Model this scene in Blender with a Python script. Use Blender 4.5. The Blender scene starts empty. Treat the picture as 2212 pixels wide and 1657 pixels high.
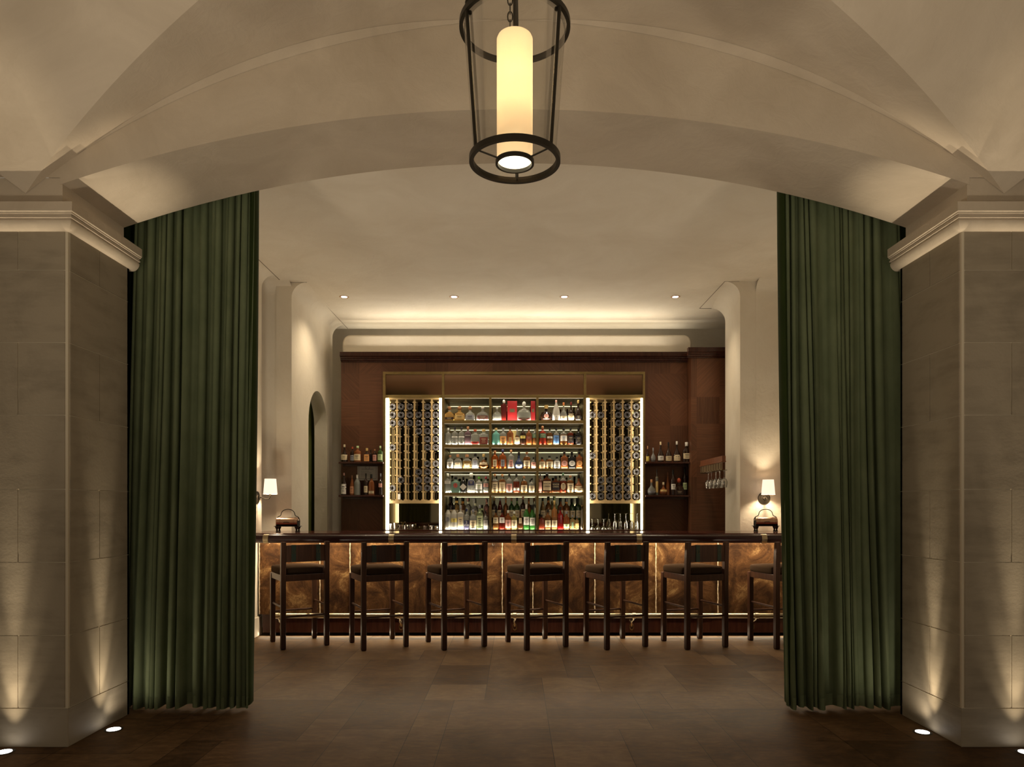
import bpy, math, random
from mathutils import Vector, Matrix
R = math.radians
random.seed(7)
C = bpy.context.scene.collection
S = bpy.context.scene

# ------------------------------------------------------------------ camera, world, exposure
F = 1500.0; CX = 1112.0; CY = 1093.0; H = 1.35
cam = bpy.data.cameras.new('camera'); camo = bpy.data.objects.new('camera', cam); C.objects.link(camo)
camo.location = (0, 0, H); camo.rotation_euler = (R(90), 0, 0)
cam.sensor_width = 36; cam.lens = F / 2212 * 36
cam.shift_x = -6 / 2212; cam.shift_y = 264.5 / 2212
cam.clip_start = 0.05; cam.clip_end = 60
S.camera = camo
S.view_settings.view_transform = 'Standard'; S.view_settings.look = 'None'
S.view_settings.gamma = 1; S.view_settings.use_curve_mapping = False
S.view_settings.exposure = 0.0
w = bpy.data.worlds.new('world'); S.world = w; w.use_nodes = True
w.node_tree.nodes['Background'].inputs[0].default_value = (1.0, 0.84, 0.64, 1)
w.node_tree.nodes['Background'].inputs[1].default_value = 0.24
S.cycles.max_bounces = 10; S.cycles.transparent_max_bounces = 12
S.cycles.sample_clamp_indirect = 3.0; S.cycles.caustics_reflective = False; S.cycles.caustics_refractive = False

WARM = (1.0, 0.82, 0.58)
def light(kind, name, loc, power, col=WARM, parent=None, rot=(0, 0, 0), **kw):
    l = bpy.data.lights.new(name, kind); l.energy = power; l.color = col
    for k, v in kw.items(): setattr(l, k, v)
    o = bpy.data.objects.new(name, l); C.objects.link(o); o.location = loc; o.rotation_euler = rot
    if parent is not None: o.parent = parent
    return o

# ------------------------------------------------------------------ helpers
def X(px, D): return (px - CX) / F * D
def Z(py, D): return H - (py - CY) / F * D

def tag(o, label=None, cat=None, group=None, kind=None):
    if label: o['label'] = label
    if cat: o['category'] = cat
    if group: o['group'] = group
    if kind: o['kind'] = kind
    return o
def thing(name, label, cat, loc=(0, 0, 0), rz=0.0, group=None):
    o = bpy.data.objects.new(name, None); C.objects.link(o)
    o.location = loc; o.rotation_euler = (0, 0, rz); o.empty_display_size = 0.05
    return tag(o, label, cat, group)

class MB:
    def __init__(s): s.v = []; s.f = []; s.m = []; s.t = None
    def add(s, vs, fs, m=0):
        n = len(s.v)
        s.v += [tuple(s.t @ Vector(v)) if s.t else tuple(v) for v in vs]
        s.f += [tuple(i + n for i in f) for f in fs]; s.m += [m] * len(fs)
        return s
    def box(s, x0, x1, y0, y1, z0, z1, m=0):
        return s.add([(x0,y0,z0),(x1,y0,z0),(x1,y1,z0),(x0,y1,z0),(x0,y0,z1),(x1,y0,z1),(x1,y1,z1),(x0,y1,z1)],
            [(0,3,2,1),(4,5,6,7),(0,1,5,4),(1,2,6,5),(2,3,7,6),(3,0,4,7)], m)
    def rings(s, rs, closed=True, cap0=True, cap1=True, m=0):
        n = len(rs[0]); vs = [p for r in rs for p in r]; fs = []
        for i in range(len(rs) - 1):
            for j in range(n if closed else n - 1):
                k = (j + 1) % n
                fs.append((i*n+j, i*n+k, (i+1)*n+k, (i+1)*n+j))
        if closed and cap0: fs.append(tuple(range(n - 1, -1, -1)))
        if closed and cap1: fs.append(tuple((len(rs)-1)*n + j for j in range(n)))
        return s.add(vs, fs, m)
    def lathe(s, prof, c=(0,0,0), n=24, m=0, cap0=True, cap1=True, axis='z'):
        rs = []
        for r, z in prof:
            ring = []
            for j in range(n):
                a = 2*math.pi*j/n; x, y = r*math.cos(a), r*math.sin(a)
                p = (x, y, z) if axis == 'z' else ((z, x, y) if axis == 'x' else (x, -z, y))
                ring.append((c[0]+p[0], c[1]+p[1], c[2]+p[2]))
            rs.append(ring)
        return s.rings(rs, True, cap0, cap1, m)
    def tube(s, path, r, n=8, m=0, closed=False):
        P = [Vector(p) for p in path]; rs = []; up = None
        N = len(P)
        for i in range(N):
            a = P[(i-1) % N] if (closed or i) else P[0]; b = P[(i+1) % N] if (closed or i < N-1) else P[-1]
            t = (b - a).normalized()
            if up is None:
                up = Vector((0,0,1)) if abs(t.z) < .9 else Vector((0,1,0))
            u = (up - t*up.dot(t)).normalized(); v = t.cross(u); up = u
            rr = r[i] if isinstance(r, (list, tuple)) else r
            rs.append([tuple(P[i] + (u*math.cos(q) + v*math.sin(q))*rr) for q in [2*math.pi*j/n for j in range(n)]])
        if closed: rs.append(rs[0])
        return s.rings(rs, True, not closed, not closed, m)
    def prism(s, poly, a, b, axis='y', m=0):   # poly in the plane across the axis
        f = {'y': lambda p, d: (p[0], d, p[1]), 'x': lambda p, d: (d, p[0], p[1]), 'z': lambda p, d: (p[0], p[1], d)}[axis]
        return s.rings([[f(p, a) for p in poly], [f(p, b) for p in poly]], True, True, True, m)
    def build(s, name, mats, parent=None, smooth=False, bevel=0, angle=35, seg=2):
        me = bpy.data.meshes.new(name); me.from_pydata(s.v, [], s.f)
        if not isinstance(mats, (list, tuple)): mats = [mats]
        for mt in mats: me.materials.append(mt)
        me.polygons.foreach_set('material_index', s.m)
        me.update()
        import bmesh
        bm = bmesh.new(); bm.from_mesh(me); bmesh.ops.recalc_face_normals(bm, faces=bm.faces); bm.to_mesh(me); bm.free()
        if smooth:
            me.polygons.foreach_set('use_smooth', [True]*len(me.polygons))
            me.set_sharp_from_angle(angle=R(angle))
        o = bpy.data.objects.new(name, me); C.objects.link(o)
        if parent is not None: o.parent = parent
        if bevel:
            b = o.modifiers.new('bevel', 'BEVEL'); b.width = bevel; b.segments = seg; b.limit_method = 'ANGLE'
        return o

def copy_tree(o, parent=None):
    c = o.copy(); C.objects.link(c)
    if parent is not None: c.parent = parent
    for ch in [x for x in KIDS.get(o.name, [])]:
        copy_tree(ch, c)
    return c
KIDS = {}
def remember(root):
    for ch in root.children_recursive: KIDS.setdefault(ch.parent.name, []).append(ch)

# ------------------------------------------------------------------ materials
def mat(name, col=(.5,.5,.5), rough=.5, metal=0, spec=.5, trans=0, ior=1.45, emit=None, es=0, alpha=1):
    m = bpy.data.materials.new(name); m.use_nodes = True
    b = m.node_tree.nodes['Principled BSDF']
    b.inputs['Base Color'].default_value = (*col, 1); b.inputs['Roughness'].default_value = rough
    b.inputs['Metallic'].default_value = metal; b.inputs['Specular IOR Level'].default_value = spec
    b.inputs['Transmission Weight'].default_value = trans; b.inputs['IOR'].default_value = ior
    b.inputs['Alpha'].default_value = alpha
    if emit: b.inputs['Emission Color'].default_value = (*emit, 1); b.inputs['Emission Strength'].default_value = es
    return m
def nodes(m):
    nt = m.node_tree; return nt, nt.nodes, nt.links, nt.nodes['Principled BSDF']
def ramp(nt, fac, stops):
    r = nt.nodes.new('ShaderNodeValToRGB'); e = r.color_ramp.elements
    while len(e) < len(stops): e.new(.5)
    for i, (p, c) in enumerate(stops): e[i].position = p; e[i].color = (*c, 1)
    nt.links.new(fac, r.inputs[0]); return r.outputs[0]
def coords(nt, kind='Object', scale=(1,1,1), rot=(0,0,0)):
    tc = nt.nodes.new('ShaderNodeTexCoord'); mp = nt.nodes.new('ShaderNodeMapping')
    mp.inputs['Scale'].default_value = scale; mp.inputs['Rotation'].default_value = rot
    nt.links.new(tc.outputs[kind], mp.inputs[0]); return mp.outputs[0]
def noise(nt, vec, scale, detail=4, rough=.55, dist=0):
    n = nt.nodes.new('ShaderNodeTexNoise'); n.inputs['Scale'].default_value = scale
    n.inputs['Detail'].default_value = detail; n.inputs['Roughness'].default_value = rough; n.inputs['Distortion'].default_value = dist
    nt.links.new(vec, n.inputs['Vector']); return n.outputs['Fac']
def bump(nt, b, fac, strength, dist=.01):
    n = nt.nodes.new('ShaderNodeBump'); n.inputs['Strength'].default_value = strength; n.inputs['Distance'].default_value = dist
    nt.links.new(fac, n.inputs['Height']); nt.links.new(n.outputs[0], b.inputs['Normal'])

def plaster(name, a, c):
    m = mat(name, a, .75, spec=.25); nt, N, L, b = nodes(m)
    v = coords(nt); n1 = noise(nt, v, 1.7, 8, .62, .6)
    L.new(ramp(nt, n1, [(.3, a), (.7, c)]), b.inputs['Base Color'])
    v2 = coords(nt, scale=(1,1,1)); n2 = noise(nt, v2, 9, 8, .6, .8); bump(nt, b, n2, .28, .02)
    return m
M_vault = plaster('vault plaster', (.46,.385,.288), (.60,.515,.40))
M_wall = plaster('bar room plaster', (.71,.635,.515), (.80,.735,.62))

def stone(name, a, c):
    m = mat(name, a, .6, spec=.35); nt, N, L, b = nodes(m)
    at = N.new('ShaderNodeAttribute'); at.attribute_name = 'rnd'
    v = coords(nt, scale=(1,1,1), rot=(.5,.6,0)); n1 = noise(nt, v, 3.0, 8, .6, 1.2)
    v2 = coords(nt, scale=(1.0,1.0,5), rot=(.7,.7,0)); n2 = noise(nt, v2, 3.0, 5, .6)
    mx = N.new('ShaderNodeMath'); mx.operation = 'MULTIPLY_ADD'; mx.inputs[1].default_value = .8; L.new(n1, mx.inputs[0]); L.new(n2, mx.inputs[2])
    m2 = N.new('ShaderNodeMath'); m2.operation = 'MULTIPLY_ADD'; m2.inputs[1].default_value = .10
    L.new(at.outputs['Fac'], m2.inputs[0]); L.new(mx.outputs[0], m2.inputs[2])
    L.new(ramp(nt, m2.outputs[0], [(.70, a), (1.0, c)]), b.inputs['Base Color'])
    n3 = noise(nt, coords(nt), 60, 4); bump(nt, b, n3, .15, .003)
    return m
M_stone = stone('pillar limestone', (.25,.21,.150), (.32,.27,.195))
M_mortar = mat('mortar', (.60,.53,.40), .8)

def floor_mat():
    m = mat('floor slab stone', (.2,.15,.1), .42, spec=.5); nt, N, L, b = nodes(m)
    at = N.new('ShaderNodeAttribute'); at.attribute_name = 'rnd'
    n1 = noise(nt, coords(nt), 2.2, 9, .65, .8); n2 = noise(nt, coords(nt, scale=(1,2.5,1)), 11, 8, .7, .4)
    a0 = N.new('ShaderNodeMath'); a0.operation = 'MULTIPLY_ADD'; a0.inputs[1].default_value = .75; a0.inputs[2].default_value = .31 - .375; L.new(n1, a0.inputs[0])
    a1 = N.new('ShaderNodeMath'); a1.operation = 'MULTIPLY_ADD'; a1.inputs[1].default_value = 1.0; L.new(n2, a1.inputs[0]); L.new(a0.outputs[0], a1.inputs[2])
    a3 = N.new('ShaderNodeMath'); a3.operation = 'SUBTRACT'; a3.inputs[1].default_value = .5; L.new(a1.outputs[0], a3.inputs[0])
    a2 = N.new('ShaderNodeMath'); a2.operation = 'MULTIPLY_ADD'; a2.inputs[1].default_value = .38
    L.new(at.outputs['Fac'], a2.inputs[0]); L.new(a3.outputs[0], a2.inputs[2])
    L.new(ramp(nt, a2.outputs[0], [(.22, (.056,.031,.015)), (.5, (.122,.070,.035)), (.80, (.205,.130,.070))]), b.inputs['Base Color'])
    L.new(ramp(nt, n2, [(.3, (.46,)*3), (.7, (.66,)*3)]), b.inputs['Roughness'])
    n3 = noise(nt, coords(nt), 45, 6, .7); bump(nt, b, n3, .2, .004)
    return m
M_floor = floor_mat(); nodes(M_floor)[3].inputs['Specular IOR Level'].default_value = .12; M_gap = mat('floor joint', (.035,.03,.024), .8)

def wood(name, dark, lite, rough=.3, scale=(14,14,1.2), parquet=None):
    m = mat(name, dark, rough, spec=.5); nt, N, L, b = nodes(m)
    if parquet:
        tc = N.new('ShaderNodeTexCoord'); br = N.new('ShaderNodeVectorMath'); br.operation = 'MULTIPLY'
        br.inputs[1].default_value = parquet
        L.new(tc.outputs['Object'], br.inputs[0])
        fl = N.new('ShaderNodeVectorMath'); fl.operation = 'FLOOR'; L.new(br.outputs[0], fl.inputs[0])
        wn = N.new('ShaderNodeTexWhiteNoise'); L.new(fl.outputs[0], wn.inputs['Vector'])
        st = N.new('ShaderNodeMath'); st.operation = 'MULTIPLY'; st.inputs[1].default_value = 4; L.new(wn.outputs['Value'], st.inputs[0])
        ff = N.new('ShaderNodeMath'); ff.operation = 'FLOOR'; L.new(st.outputs[0], ff.inputs[0])
        an = N.new('ShaderNodeMath'); an.operation = 'MULTIPLY'; an.inputs[1].default_value = math.pi/4; L.new(ff.outputs[0], an.inputs[0])
        vr = N.new('ShaderNodeVectorRotate'); vr.rotation_type = 'Y_AXIS'
        L.new(tc.outputs['Object'], vr.inputs['Vector']); L.new(an.outputs[0], vr.inputs['Angle'])
        mp = N.new('ShaderNodeMapping'); mp.inputs['Scale'].default_value = (60, 60, 3); L.new(vr.outputs[0], mp.inputs[0])
        g = noise(nt, mp.outputs[0], 1.0, 5, .65)
        ad = N.new('ShaderNodeMath'); ad.operation = 'MULTIPLY_ADD'; ad.inputs[1].default_value = .35
        L.new(wn.outputs['Value'], ad.inputs[0]); L.new(g, ad.inputs[2]); g = ad.outputs[0]
        L.new(ramp(nt, g, [(.35, dark), (1.0, lite)]), b.inputs['Base Color'])
    else:
        g = noise(nt, coords(nt, scale=scale), 2.2, 7, .65, .6)
        L.new(ramp(nt, g, [(.3, dark), (.72, lite)]), b.inputs['Base Color'])
        bump(nt, b, g, .08, .003)
    return m
M_panel = wood('mahogany parquet', (.070,.026,.012), (.175,.072,.034), .38, parquet=(3.4,3.4,2.9))
M_dark = wood('dark mahogany', (.030,.009,.006), (.075,.024,.014), .22)
M_counter = wood('polished counter', (.050,.012,.010), (.13,.034,.026), .12, scale=(1.5,14,14))
M_stool = wood('walnut stool', (.026,.010,.005), (.066,.026,.012), .42); nodes(M_stool)[3].inputs['Specular IOR Level'].default_value = .3
M_rail = mat('oxblood leather', (.030,.008,.009), .27, spec=.6)
nt, N, L, b = nodes(M_rail); bump(nt, b, noise(nt, coords(nt), 160, 3), .25, .002)
M_seat = mat('dark leather', (.036,.023,.015), .75, spec=.0)
nt, N, L, b = nodes(M_seat); bump(nt, b, noise(nt, coords(nt), 40, 5), .2, .004)
M_seattop = M_seat
M_strap = mat('green leather strap', (.010,.022,.013), .4)
M_brass = mat('aged brass', (.50,.42,.28), .32, metal=1)
M_brassdark = mat('dark bronze brass', (.20,.135,.055), .38, metal=1)
M_bronze = mat('blackened bronze', (.030,.025,.017), .42, metal=.6, spec=.5)
M_copper = mat('aged copper', (.46,.30,.21), .25, metal=1)
M_frame = wood('brass frame', (.19,.135,.045), (.27,.19,.075), .42, scale=(3,3,8))
nodes(M_frame)[3].inputs['Metallic'].default_value = .55
M_ledge = mat('led strip', (1,1,1), .5, emit=(1,.88,.62), es=9)
M_ledsoft = mat('warm led strip', (1,1,1), .5, emit=(1,.80,.50), es=2.6)
M_ledshelf = mat('shelf led strip', (1,1,1), .5, emit=(1,.80,.50), es=.45)
M_mirror = mat('tinted mirror', (.36,.36,.25), .03, metal=1)
M_mirrordark = mat('smoked mirror', (.20,.16,.09), .04, metal=1)
M_tint = mat('bronze mirror glass', (.52,.33,.22), .10, metal=1)
M_rack = mat('pale rack wood', (.44,.31,.15), .5)
M_glass = mat('clear glass', (1,1,1), .02, trans=1, ior=1.45)
M_shade = mat('lantern linen', (.75,.60,.36), .9, emit=(1,.90,.68), es=1.0)
M_lens = mat('lamp lens', (1,1,1), .4, emit=(1,.94,.88), es=7)
M_diff = mat('lantern diffuser', (1,1,1), .4, emit=(1,.90,.62), es=2.2)
M_sconce = mat('sconce linen', (.9,.8,.7), .9, emit=(1,.76,.58), es=1.15)
M_black = mat('black interior', (.01,.009,.007), .7)
M_white = mat('paper', (.60,.58,.55), .6)
M_ink = mat('ink', (.02,.02,.05), .6)

def thin_glass(name, tint=(1,1,1), mixr=.08):
    m = bpy.data.materials.new(name); m.use_nodes = True; nt = m.node_tree; nt.nodes.clear()
    o = nt.nodes.new('ShaderNodeOutputMaterial'); t = nt.nodes.new('ShaderNodeBsdfTransparent'); g = nt.nodes.new('ShaderNodeBsdfGlossy')
    t.inputs[0].default_value = (*tint, 1); g.inputs['Roughness'].default_value = .03
    mx = nt.nodes.new('ShaderNodeMixShader'); fr = nt.nodes.new('ShaderNodeLayerWeight'); fr.inputs[0].default_value = .25
    mm = nt.nodes.new('ShaderNodeMath'); mm.operation = 'MULTIPLY_ADD'; mm.inputs[1].default_value = .7 if mixr > .1 else .5; mm.inputs[2].default_value = mixr*.3
    nt.links.new(fr.outputs['Fresnel'], mm.inputs[0]); nt.links.new(mm.outputs[0], mx.inputs[0])
    nt.links.new(t.outputs[0], mx.inputs[1]); nt.links.new(g.outputs[0], mx.inputs[2]); nt.links.new(mx.outputs[0], o.inputs[0])
    return m
M_thin = thin_glass('thin lantern glass', (.95,.95,.93))
M_glassware = thin_glass('glassware', (.93,.92,.90), 1.1)

def fabric(name, col, lite):
    m = mat(name, col, .85, spec=.2); nt, N, L, b = nodes(m)
    b.inputs['Sheen Weight'].default_value = .35; b.inputs['Sheen Roughness'].default_value = .5
    b.inputs['Sheen Tint'].default_value = (*lite, 1)
    n = noise(nt, coords(nt, scale=(1,1,.5)), 8, 6)
    L.new(ramp(nt, n, [(.3, col), (.7, lite)]), b.inputs['Base Color'])
    bump(nt, b, noise(nt, coords(nt, scale=(1,1,1)), 300, 2), .2, .001)
    return m
M_curtain = fabric('green velvet', (.100,.125,.064), (.145,.172,.094))
M_lining = fabric('dark green lining', (.018,.030,.006), (.026,.042,.008))

def hide():
    m = mat('cowhide', (.1,.05,.02), .62, spec=.18); nt, N, L, b = nodes(m)
    n1 = noise(nt, coords(nt), 3.2, 9, .68, 1.4); n2 = noise(nt, coords(nt, scale=(1,1,.6)), 34, 9, .85, 4.0)
    a = N.new('ShaderNodeMath'); a.operation = 'MULTIPLY_ADD'; a.inputs[1].default_value = .45; L.new(n2, a.inputs[0]); L.new(n1, a.inputs[2])
    L.new(ramp(nt, a.outputs[0], [(.46, (.008,.003,.001)), (.64, (.040,.016,.005)), (.80, (.115,.052,.017)), (.95,(.36,.22,.09))]), b.inputs['Base Color'])
    bump(nt, b, n2, .35, .01); return m
M_hide = hide()
M_cord = mat('pale seam cord', (.62,.50,.33), .6)

# ------------------------------------------------------------------ floor
def make_floor():
    U = .21; x0, y0 = -4.2, -2.31; nx, ny = 40, 66
    occ = [[0]*ny for _ in range(nx)]
    sizes = [(3,4),(4,3),(3,3),(2,3),(3,2),(2,2),(1,2),(2,1),(3,1),(1,1),(4,2)]
    wts = [5,3,4,3,3,1,2,2,2,0,2]
    mb = MB(); vals = []
    mb.add([(x0,y0,-.004),(x0+nx*U,y0,-.004),(x0+nx*U,y0+ny*U,-.004),(x0,y0+ny*U,-.004)], [(0,1,2,3)], 1); vals.append(.5)
    rnd = random.Random(5); g = .0016
    for j in range(ny):
        for i in range(nx):
            if occ[i][j]: continue
            order = sorted(range(len(sizes)), key=lambda k: -rnd.random()**(1/(wts[k]+.01)))
            for k in order + [9]:
                a, c = sizes[k]
                if i+a <= nx and j+c <= ny and not any(occ[i+p][j+q] for p in range(a) for q in range(c)): break
            for p in range(a):
                for q in range(c): occ[i+p][j+q] = 1
            X0, X1, Y0, Y1 = x0+i*U+g, x0+(i+a)*U-g, y0+j*U+g, y0+(j+c)*U-g
            mb.add([(X0,Y0,0),(X1,Y0,0),(X1,Y1,0),(X0,Y1,0)], [(0,1,2,3)], 0)
            vals.append(min(1, max(0, rnd.gauss(.48,.20))))
    o = mb.build('floor', [M_floor, M_gap])
    at = o.data.attributes.new('rnd', 'FLOAT', 'FACE')
    at.data.foreach_set('value', vals)
    tag(o, kind='structure')
make_floor()

# ------------------------------------------------------------------ front room vault and arch
D1, D2 = 3.887, 4.50        # front and back planes of the arch
AP, RV = 4.07, 4.35         # vault crown height and radius
DC, SL = 2.682, .44         # bay centre and groin slope in plan
HX = (D1 - DC) / SL         # 2.739
BX = 2.78
def vz(x): return AP - (RV - math.sqrt(max(0, RV*RV - x*x)))
def vault():
    mb = MB(); n = 40
    for bay_y in (DC, DC - 2*(D1-DC), DC - 4*(D1-DC)):
        for bay_x in (0, -2*HX, 2*HX):
            L_ = D1 - DC
            for sg in (-1, 1):
                # main web : rows along y, arc across x
                rows = []
                for i in range(n+1):
                    yy = L_*i/n; xg = yy/SL
                    rows.append([(bay_x + xg*t/16, bay_y + sg*yy, vz(xg*t/16)) for t in range(-16, 17)])
                mb.rings(rows, closed=False)
                # lateral web : for x, arc along y
                rows = []
                for i in range(n+1):
                    xx = HX*i/n; yg = xx*SL
                    rows.append([(bay_x + sg*xx, bay_y + yg*t/16, vz(yg*t/16/SL)) for t in range(-16, 17)])
                mb.rings(rows, closed=False)
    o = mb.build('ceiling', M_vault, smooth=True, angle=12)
    tag(o, kind='structure')
vault()

RA, APA, XA = 7.9, 3.571, 2.534
def az(x): return APA - (RA - math.sqrt(RA*RA - x*x))
def arch():
    mb = MB(); n = 48
    xs = [-XA - .012 + 2*(XA+.012)*i/n for i in range(n+1)]
    # spandrel face, soffit and back face of the band arch
    mb.rings([[(x, D1, max(vz(x), az(x)) + .02) for x in xs], [(x, D1, az(x)) for x in xs]], closed=False)
    mb.rings([[(x, D1, az(x)) for x in xs], [(x, D2, az(x)) for x in xs]], closed=False)
    mb.rings([[(x, D2, az(x)) for x in xs], [(x, D2, 4.2) for x in xs]], closed=False)
    # plain wall faces beyond, over and beside the pillars
    for sg in (-1, 1):
        ys = [XA+.012 + (6.5 - XA-.012)*i/30 for i in range(31)]
        mb.rings([[(sg*x, D1, 4.1) for x in ys], [(sg*x, D1, 3.188 if x < 3.03 else 0) for x in ys]], closed=False)
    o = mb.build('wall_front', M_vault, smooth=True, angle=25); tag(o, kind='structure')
    # narrow plaster reveal where the web meets the spandrel
    mb = MB(); xs = [-2.449 + 4.898*i/60 for i in range(61)]
    mb.rings([[(x, D1-.002, vz(x)-.022*math.sin(abs(x)/2.45*math.pi)) for x in xs], [(x, D1-.002-.055*math.sin(abs(x)/2.45*math.pi), vz(x)-.002) for x in xs]], closed=False)
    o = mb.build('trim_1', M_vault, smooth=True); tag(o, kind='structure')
arch()

def pillar(sg):
    side = 'left' if sg < 0 else 'right'
    root = thing('stone_pillar', f'pale limestone block pillar at {side} with moulded cornice, beside the {side} green curtain', 'pillar', (sg*BX, D1, 0), 0, 'limestone pillars either side of the arch')
    hw = .28; dp = D2 - D1
    zs = [0, .2175, .624, 1.034, 1.443, 1.858, 2.265, 2.67, 2.90]
    mb = MB(); vals = []; rnd = random.Random(11 + sg)
    mb.box(-hw+.004, hw-.004, .004, dp-.004, 0, 2.9, 1); vals += [.5]*6
    g = .0026; ch = .022
    for k in range(len(zs)-1):
        z0, z1 = zs[k]+g, zs[k+1]-g
        odd = k % 2 == 1
        # front stones
        c = ch if k > 0 else .003
        cuts = [-hw+c, 0, hw-c] if odd else [-hw+c, hw-c]
        for a, b_ in zip(cuts, cuts[1:]):
            mb.box(a+(g if a > -hw+c else 0), b_-(g if b_ < hw-c else 0), 0, .02, z0, z1); vals += [rnd.random()]*6
        for s2 in (-1, 1):
            cy = [c, .295, dp] if odd else [c, dp]
            for a, b_ in zip(cy, cy[1:]):
                xa, xb = sorted((s2*hw, s2*(hw-.02)))
                mb.box(xa, xb, a+(g if a > c else 0), b_-(g if b_ < dp else 0), z0, z1); vals += [rnd.random()]*6
            # chamfered arris
            v = rnd.random()
            mb.add([(s2*(hw-c),0,z0),(s2*hw,c,z0),(s2*hw,c,z1),(s2*(hw-c),0,z1)], [(0,1,2,3)]); vals.append(v)
        xa = hw
        mb.box(-hw, hw, dp-.02, dp, z0, z1); vals += [rnd.random()]*6
    o = mb.build('shaft', [M_stone, M_mortar], root)
    o.data.attributes.new('rnd', 'FLOAT', 'FACE').data.foreach_set('value', vals)
    # cornice : profile swept round the block
    prof = [(.0,2.886),(.012,2.889),(.024,2.897),(.034,2.909),(.040,2.922),(.041,2.934),(.036,2.939),(.036,2.944),(.047,2.946),(.047,2.952),(.041,2.955),(.041,2.966),(.052,2.968),(.052,2.975),(.058,2.979),(.058,3.030),(-.03,3.030)]
    mb = MB(); rs = []
    for o_, z in prof:
        rs.append([(-hw-o_, -o_, z), (hw+o_, -o_, z), (hw+o_, dp+.05, z), (-hw-o_, dp+.05, z)])
    mb.rings(rs, True, True, True)
    mb.build('cornice', M_vault, root, smooth=True, angle=30)
    mb = MB(); mb.box(-hw+.034, hw-.034, 0.004, dp, 3.03, 3.187)
    mb.build('impost_block', M_vault, root)
    # two lamps set in the floor wash this pillar
    return root
pl, pr = pillar(-1), pillar(1)

def uplight(x, y, side, where, tx, ty):
    root = thing('floor_uplight', f'small round floor light at the {side} pillar, {where}', 'floor light', (x, y, 0), 0, 'recessed uplights round the pillars')
    mb = MB(); mb.lathe([(.052,.0005),(.052,.003),(.040,.003),(.040,.0008)], n=28)
    mb.build('trim_ring', M_bronze, root, smooth=True)
    mb = MB(); mb.lathe([(.038,.001),(.038,.0042),(.02,.0052),(.001,.0055)], n=28)
    mb.build('lens', M_lens, root, smooth=True)
    for nm, p, ang, tl in (('lamp_beam', 200, 17, 0), ('lamp_flood', 32, 30, 6), ('lamp_spill', 8, 56, 6)):
        light('SPOT', nm, (0,0,.012), p, (1,.83,.60), root, (R(180+ty*tl), R(tx*tl), 0), spot_size=R(ang), spot_blend=1.0, shadow_soft_size=.012)
    if tx: light('SPOT', 'lens_halo', (0,0,.014), 6, (1,.86,.68), root, (R(180-40), R(tx*-6), 0), spot_size=R(100), spot_blend=1.0, shadow_soft_size=.02)
uplight(-2.42, 4.19, 'left', 'under its inner face', -1, 0)
uplight(-2.80, 3.806, 'left', 'in front of its outer face', 0, -1)
uplight(2.43, 4.14, 'right', 'under its inner face', 1, 0)
uplight(2.80, 3.80, 'right', 'in front of its outer face', 0, -1)

# ------------------------------------------------------------------ bar room shell
ZC = 3.83
def cove_wall(pts, z_cove_r, side, thick, hole=None, name='wall_left'):
    """wall whose face follows x(y) ; side -1: room lies at larger x"""
    mb = MB(); (xa, ya), (xb, yb) = pts; n = 60; r = z_cove_r
    s = 1 if side < 0 else -1
    cols = []
    for i in range(n+1):
        y = ya + (yb-ya)*i/n; x = xa + (xb-xa)*i/n
        z0 = 0
        if hole:
            h0, h1, top = hole; c = (h0+h1)/2; rr = (h1-h0)/2
            if h0 < y < h1: z0 = top - rr + math.sqrt(max(0, rr*rr-(y-c)**2))
        cols.append((x, y, z0))
    if hole:
        h0, h1, top = hole; rr = (h1-h0)/2
        extra = []
        for hy in (h0, h1):
            x = xa + (xb-xa)*(hy-ya)/(yb-ya)
            extra += [(x, hy, 0), (x, hy, top-rr)] if hy == h0 else [(x, hy, top-rr), (x, hy, 0)]
        cols = [c for c in cols if c[1] < h0-1e-4] + extra[:2] + [c for c in cols if h0+1e-4 < c[1] < h1-1e-4] + extra[2:] + [c for c in cols if c[1] > h1+1e-4]
    face = []
    for (x, y, z0) in cols:
        col = [(x, y, z0 + (ZC-r-z0)*k/6) for k in range(7)]
        col += [(x + s*r*(1-math.cos(a)), y, ZC-r+r*math.sin(a)) for a in [math.pi/2*q/8 for q in range(1, 9)]]
        face.append(col)
    mb.rings(face, closed=False)
    # back face, reveal and the two ends
    back = [[(x - s*thick, y, z0), (x - s*thick, y, ZC)] for (x, y, z0) in cols]
    mb.rings(back, closed=False)
    mb.rings([[(x, y, z0), (x - s*thick, y, z0)] for (x, y, z0) in cols], closed=False)
    for c in (cols[0], cols[-1]):
        x, y, _ = c
        poly = [(x,y,0),(x,y,ZC-r)] + [(x + s*r*(1-math.cos(a)), y, ZC-r+r*math.sin(a)) for a in [math.pi/2*q/8 for q in range(1, 9)]] + [(x-s*thick, y, ZC), (x-s*thick, y, 0)]
        mb.add(poly, [tuple(range(len(poly)))])
    o = mb.build(name, M_wall, smooth=True, angle=40); tag(o, kind='structure'); return o

cove_wall([(-2.72, 4.5), (-2.72, 7.46)], .14, -1, .3, name='wall_left')
cove_wall([(-2.475, 7.70), (-2.50, 9.52)], .17, -1, .17, hole=(8.36, 9.24, 2.80), name='wall_left')
cove_wall([(2.95, 4.5), (2.95, 7.66)], .14, 1, .3, name='wall_right')
cove_wall([(2.49, 7.67), (2.643, 8.72)], .17, 1, .17, name='wall_right')
def plane_wall(x0, x1, y, z0, z1, name, m=None, r=.14):
    mb = MB(); col = lambda x: [(x, y, z0), (x, y, z1-r)] + [(x, y - r*(1-math.cos(a)), z1-r+r*math.sin(a)) for a in [math.pi/2*q/8 for q in range(1,9)]]
    mb.rings([col(x0), col(x1)], closed=False)
    mb.box(x0, x1, y+.002, y+.05, z0, z1)
    o = mb.build(name, m or M_wall, smooth=True, angle=40); tag(o, kind='structure')
plane_wall(-3.05, -2.477, 7.74, 0, ZC, 'wall_left')
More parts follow.
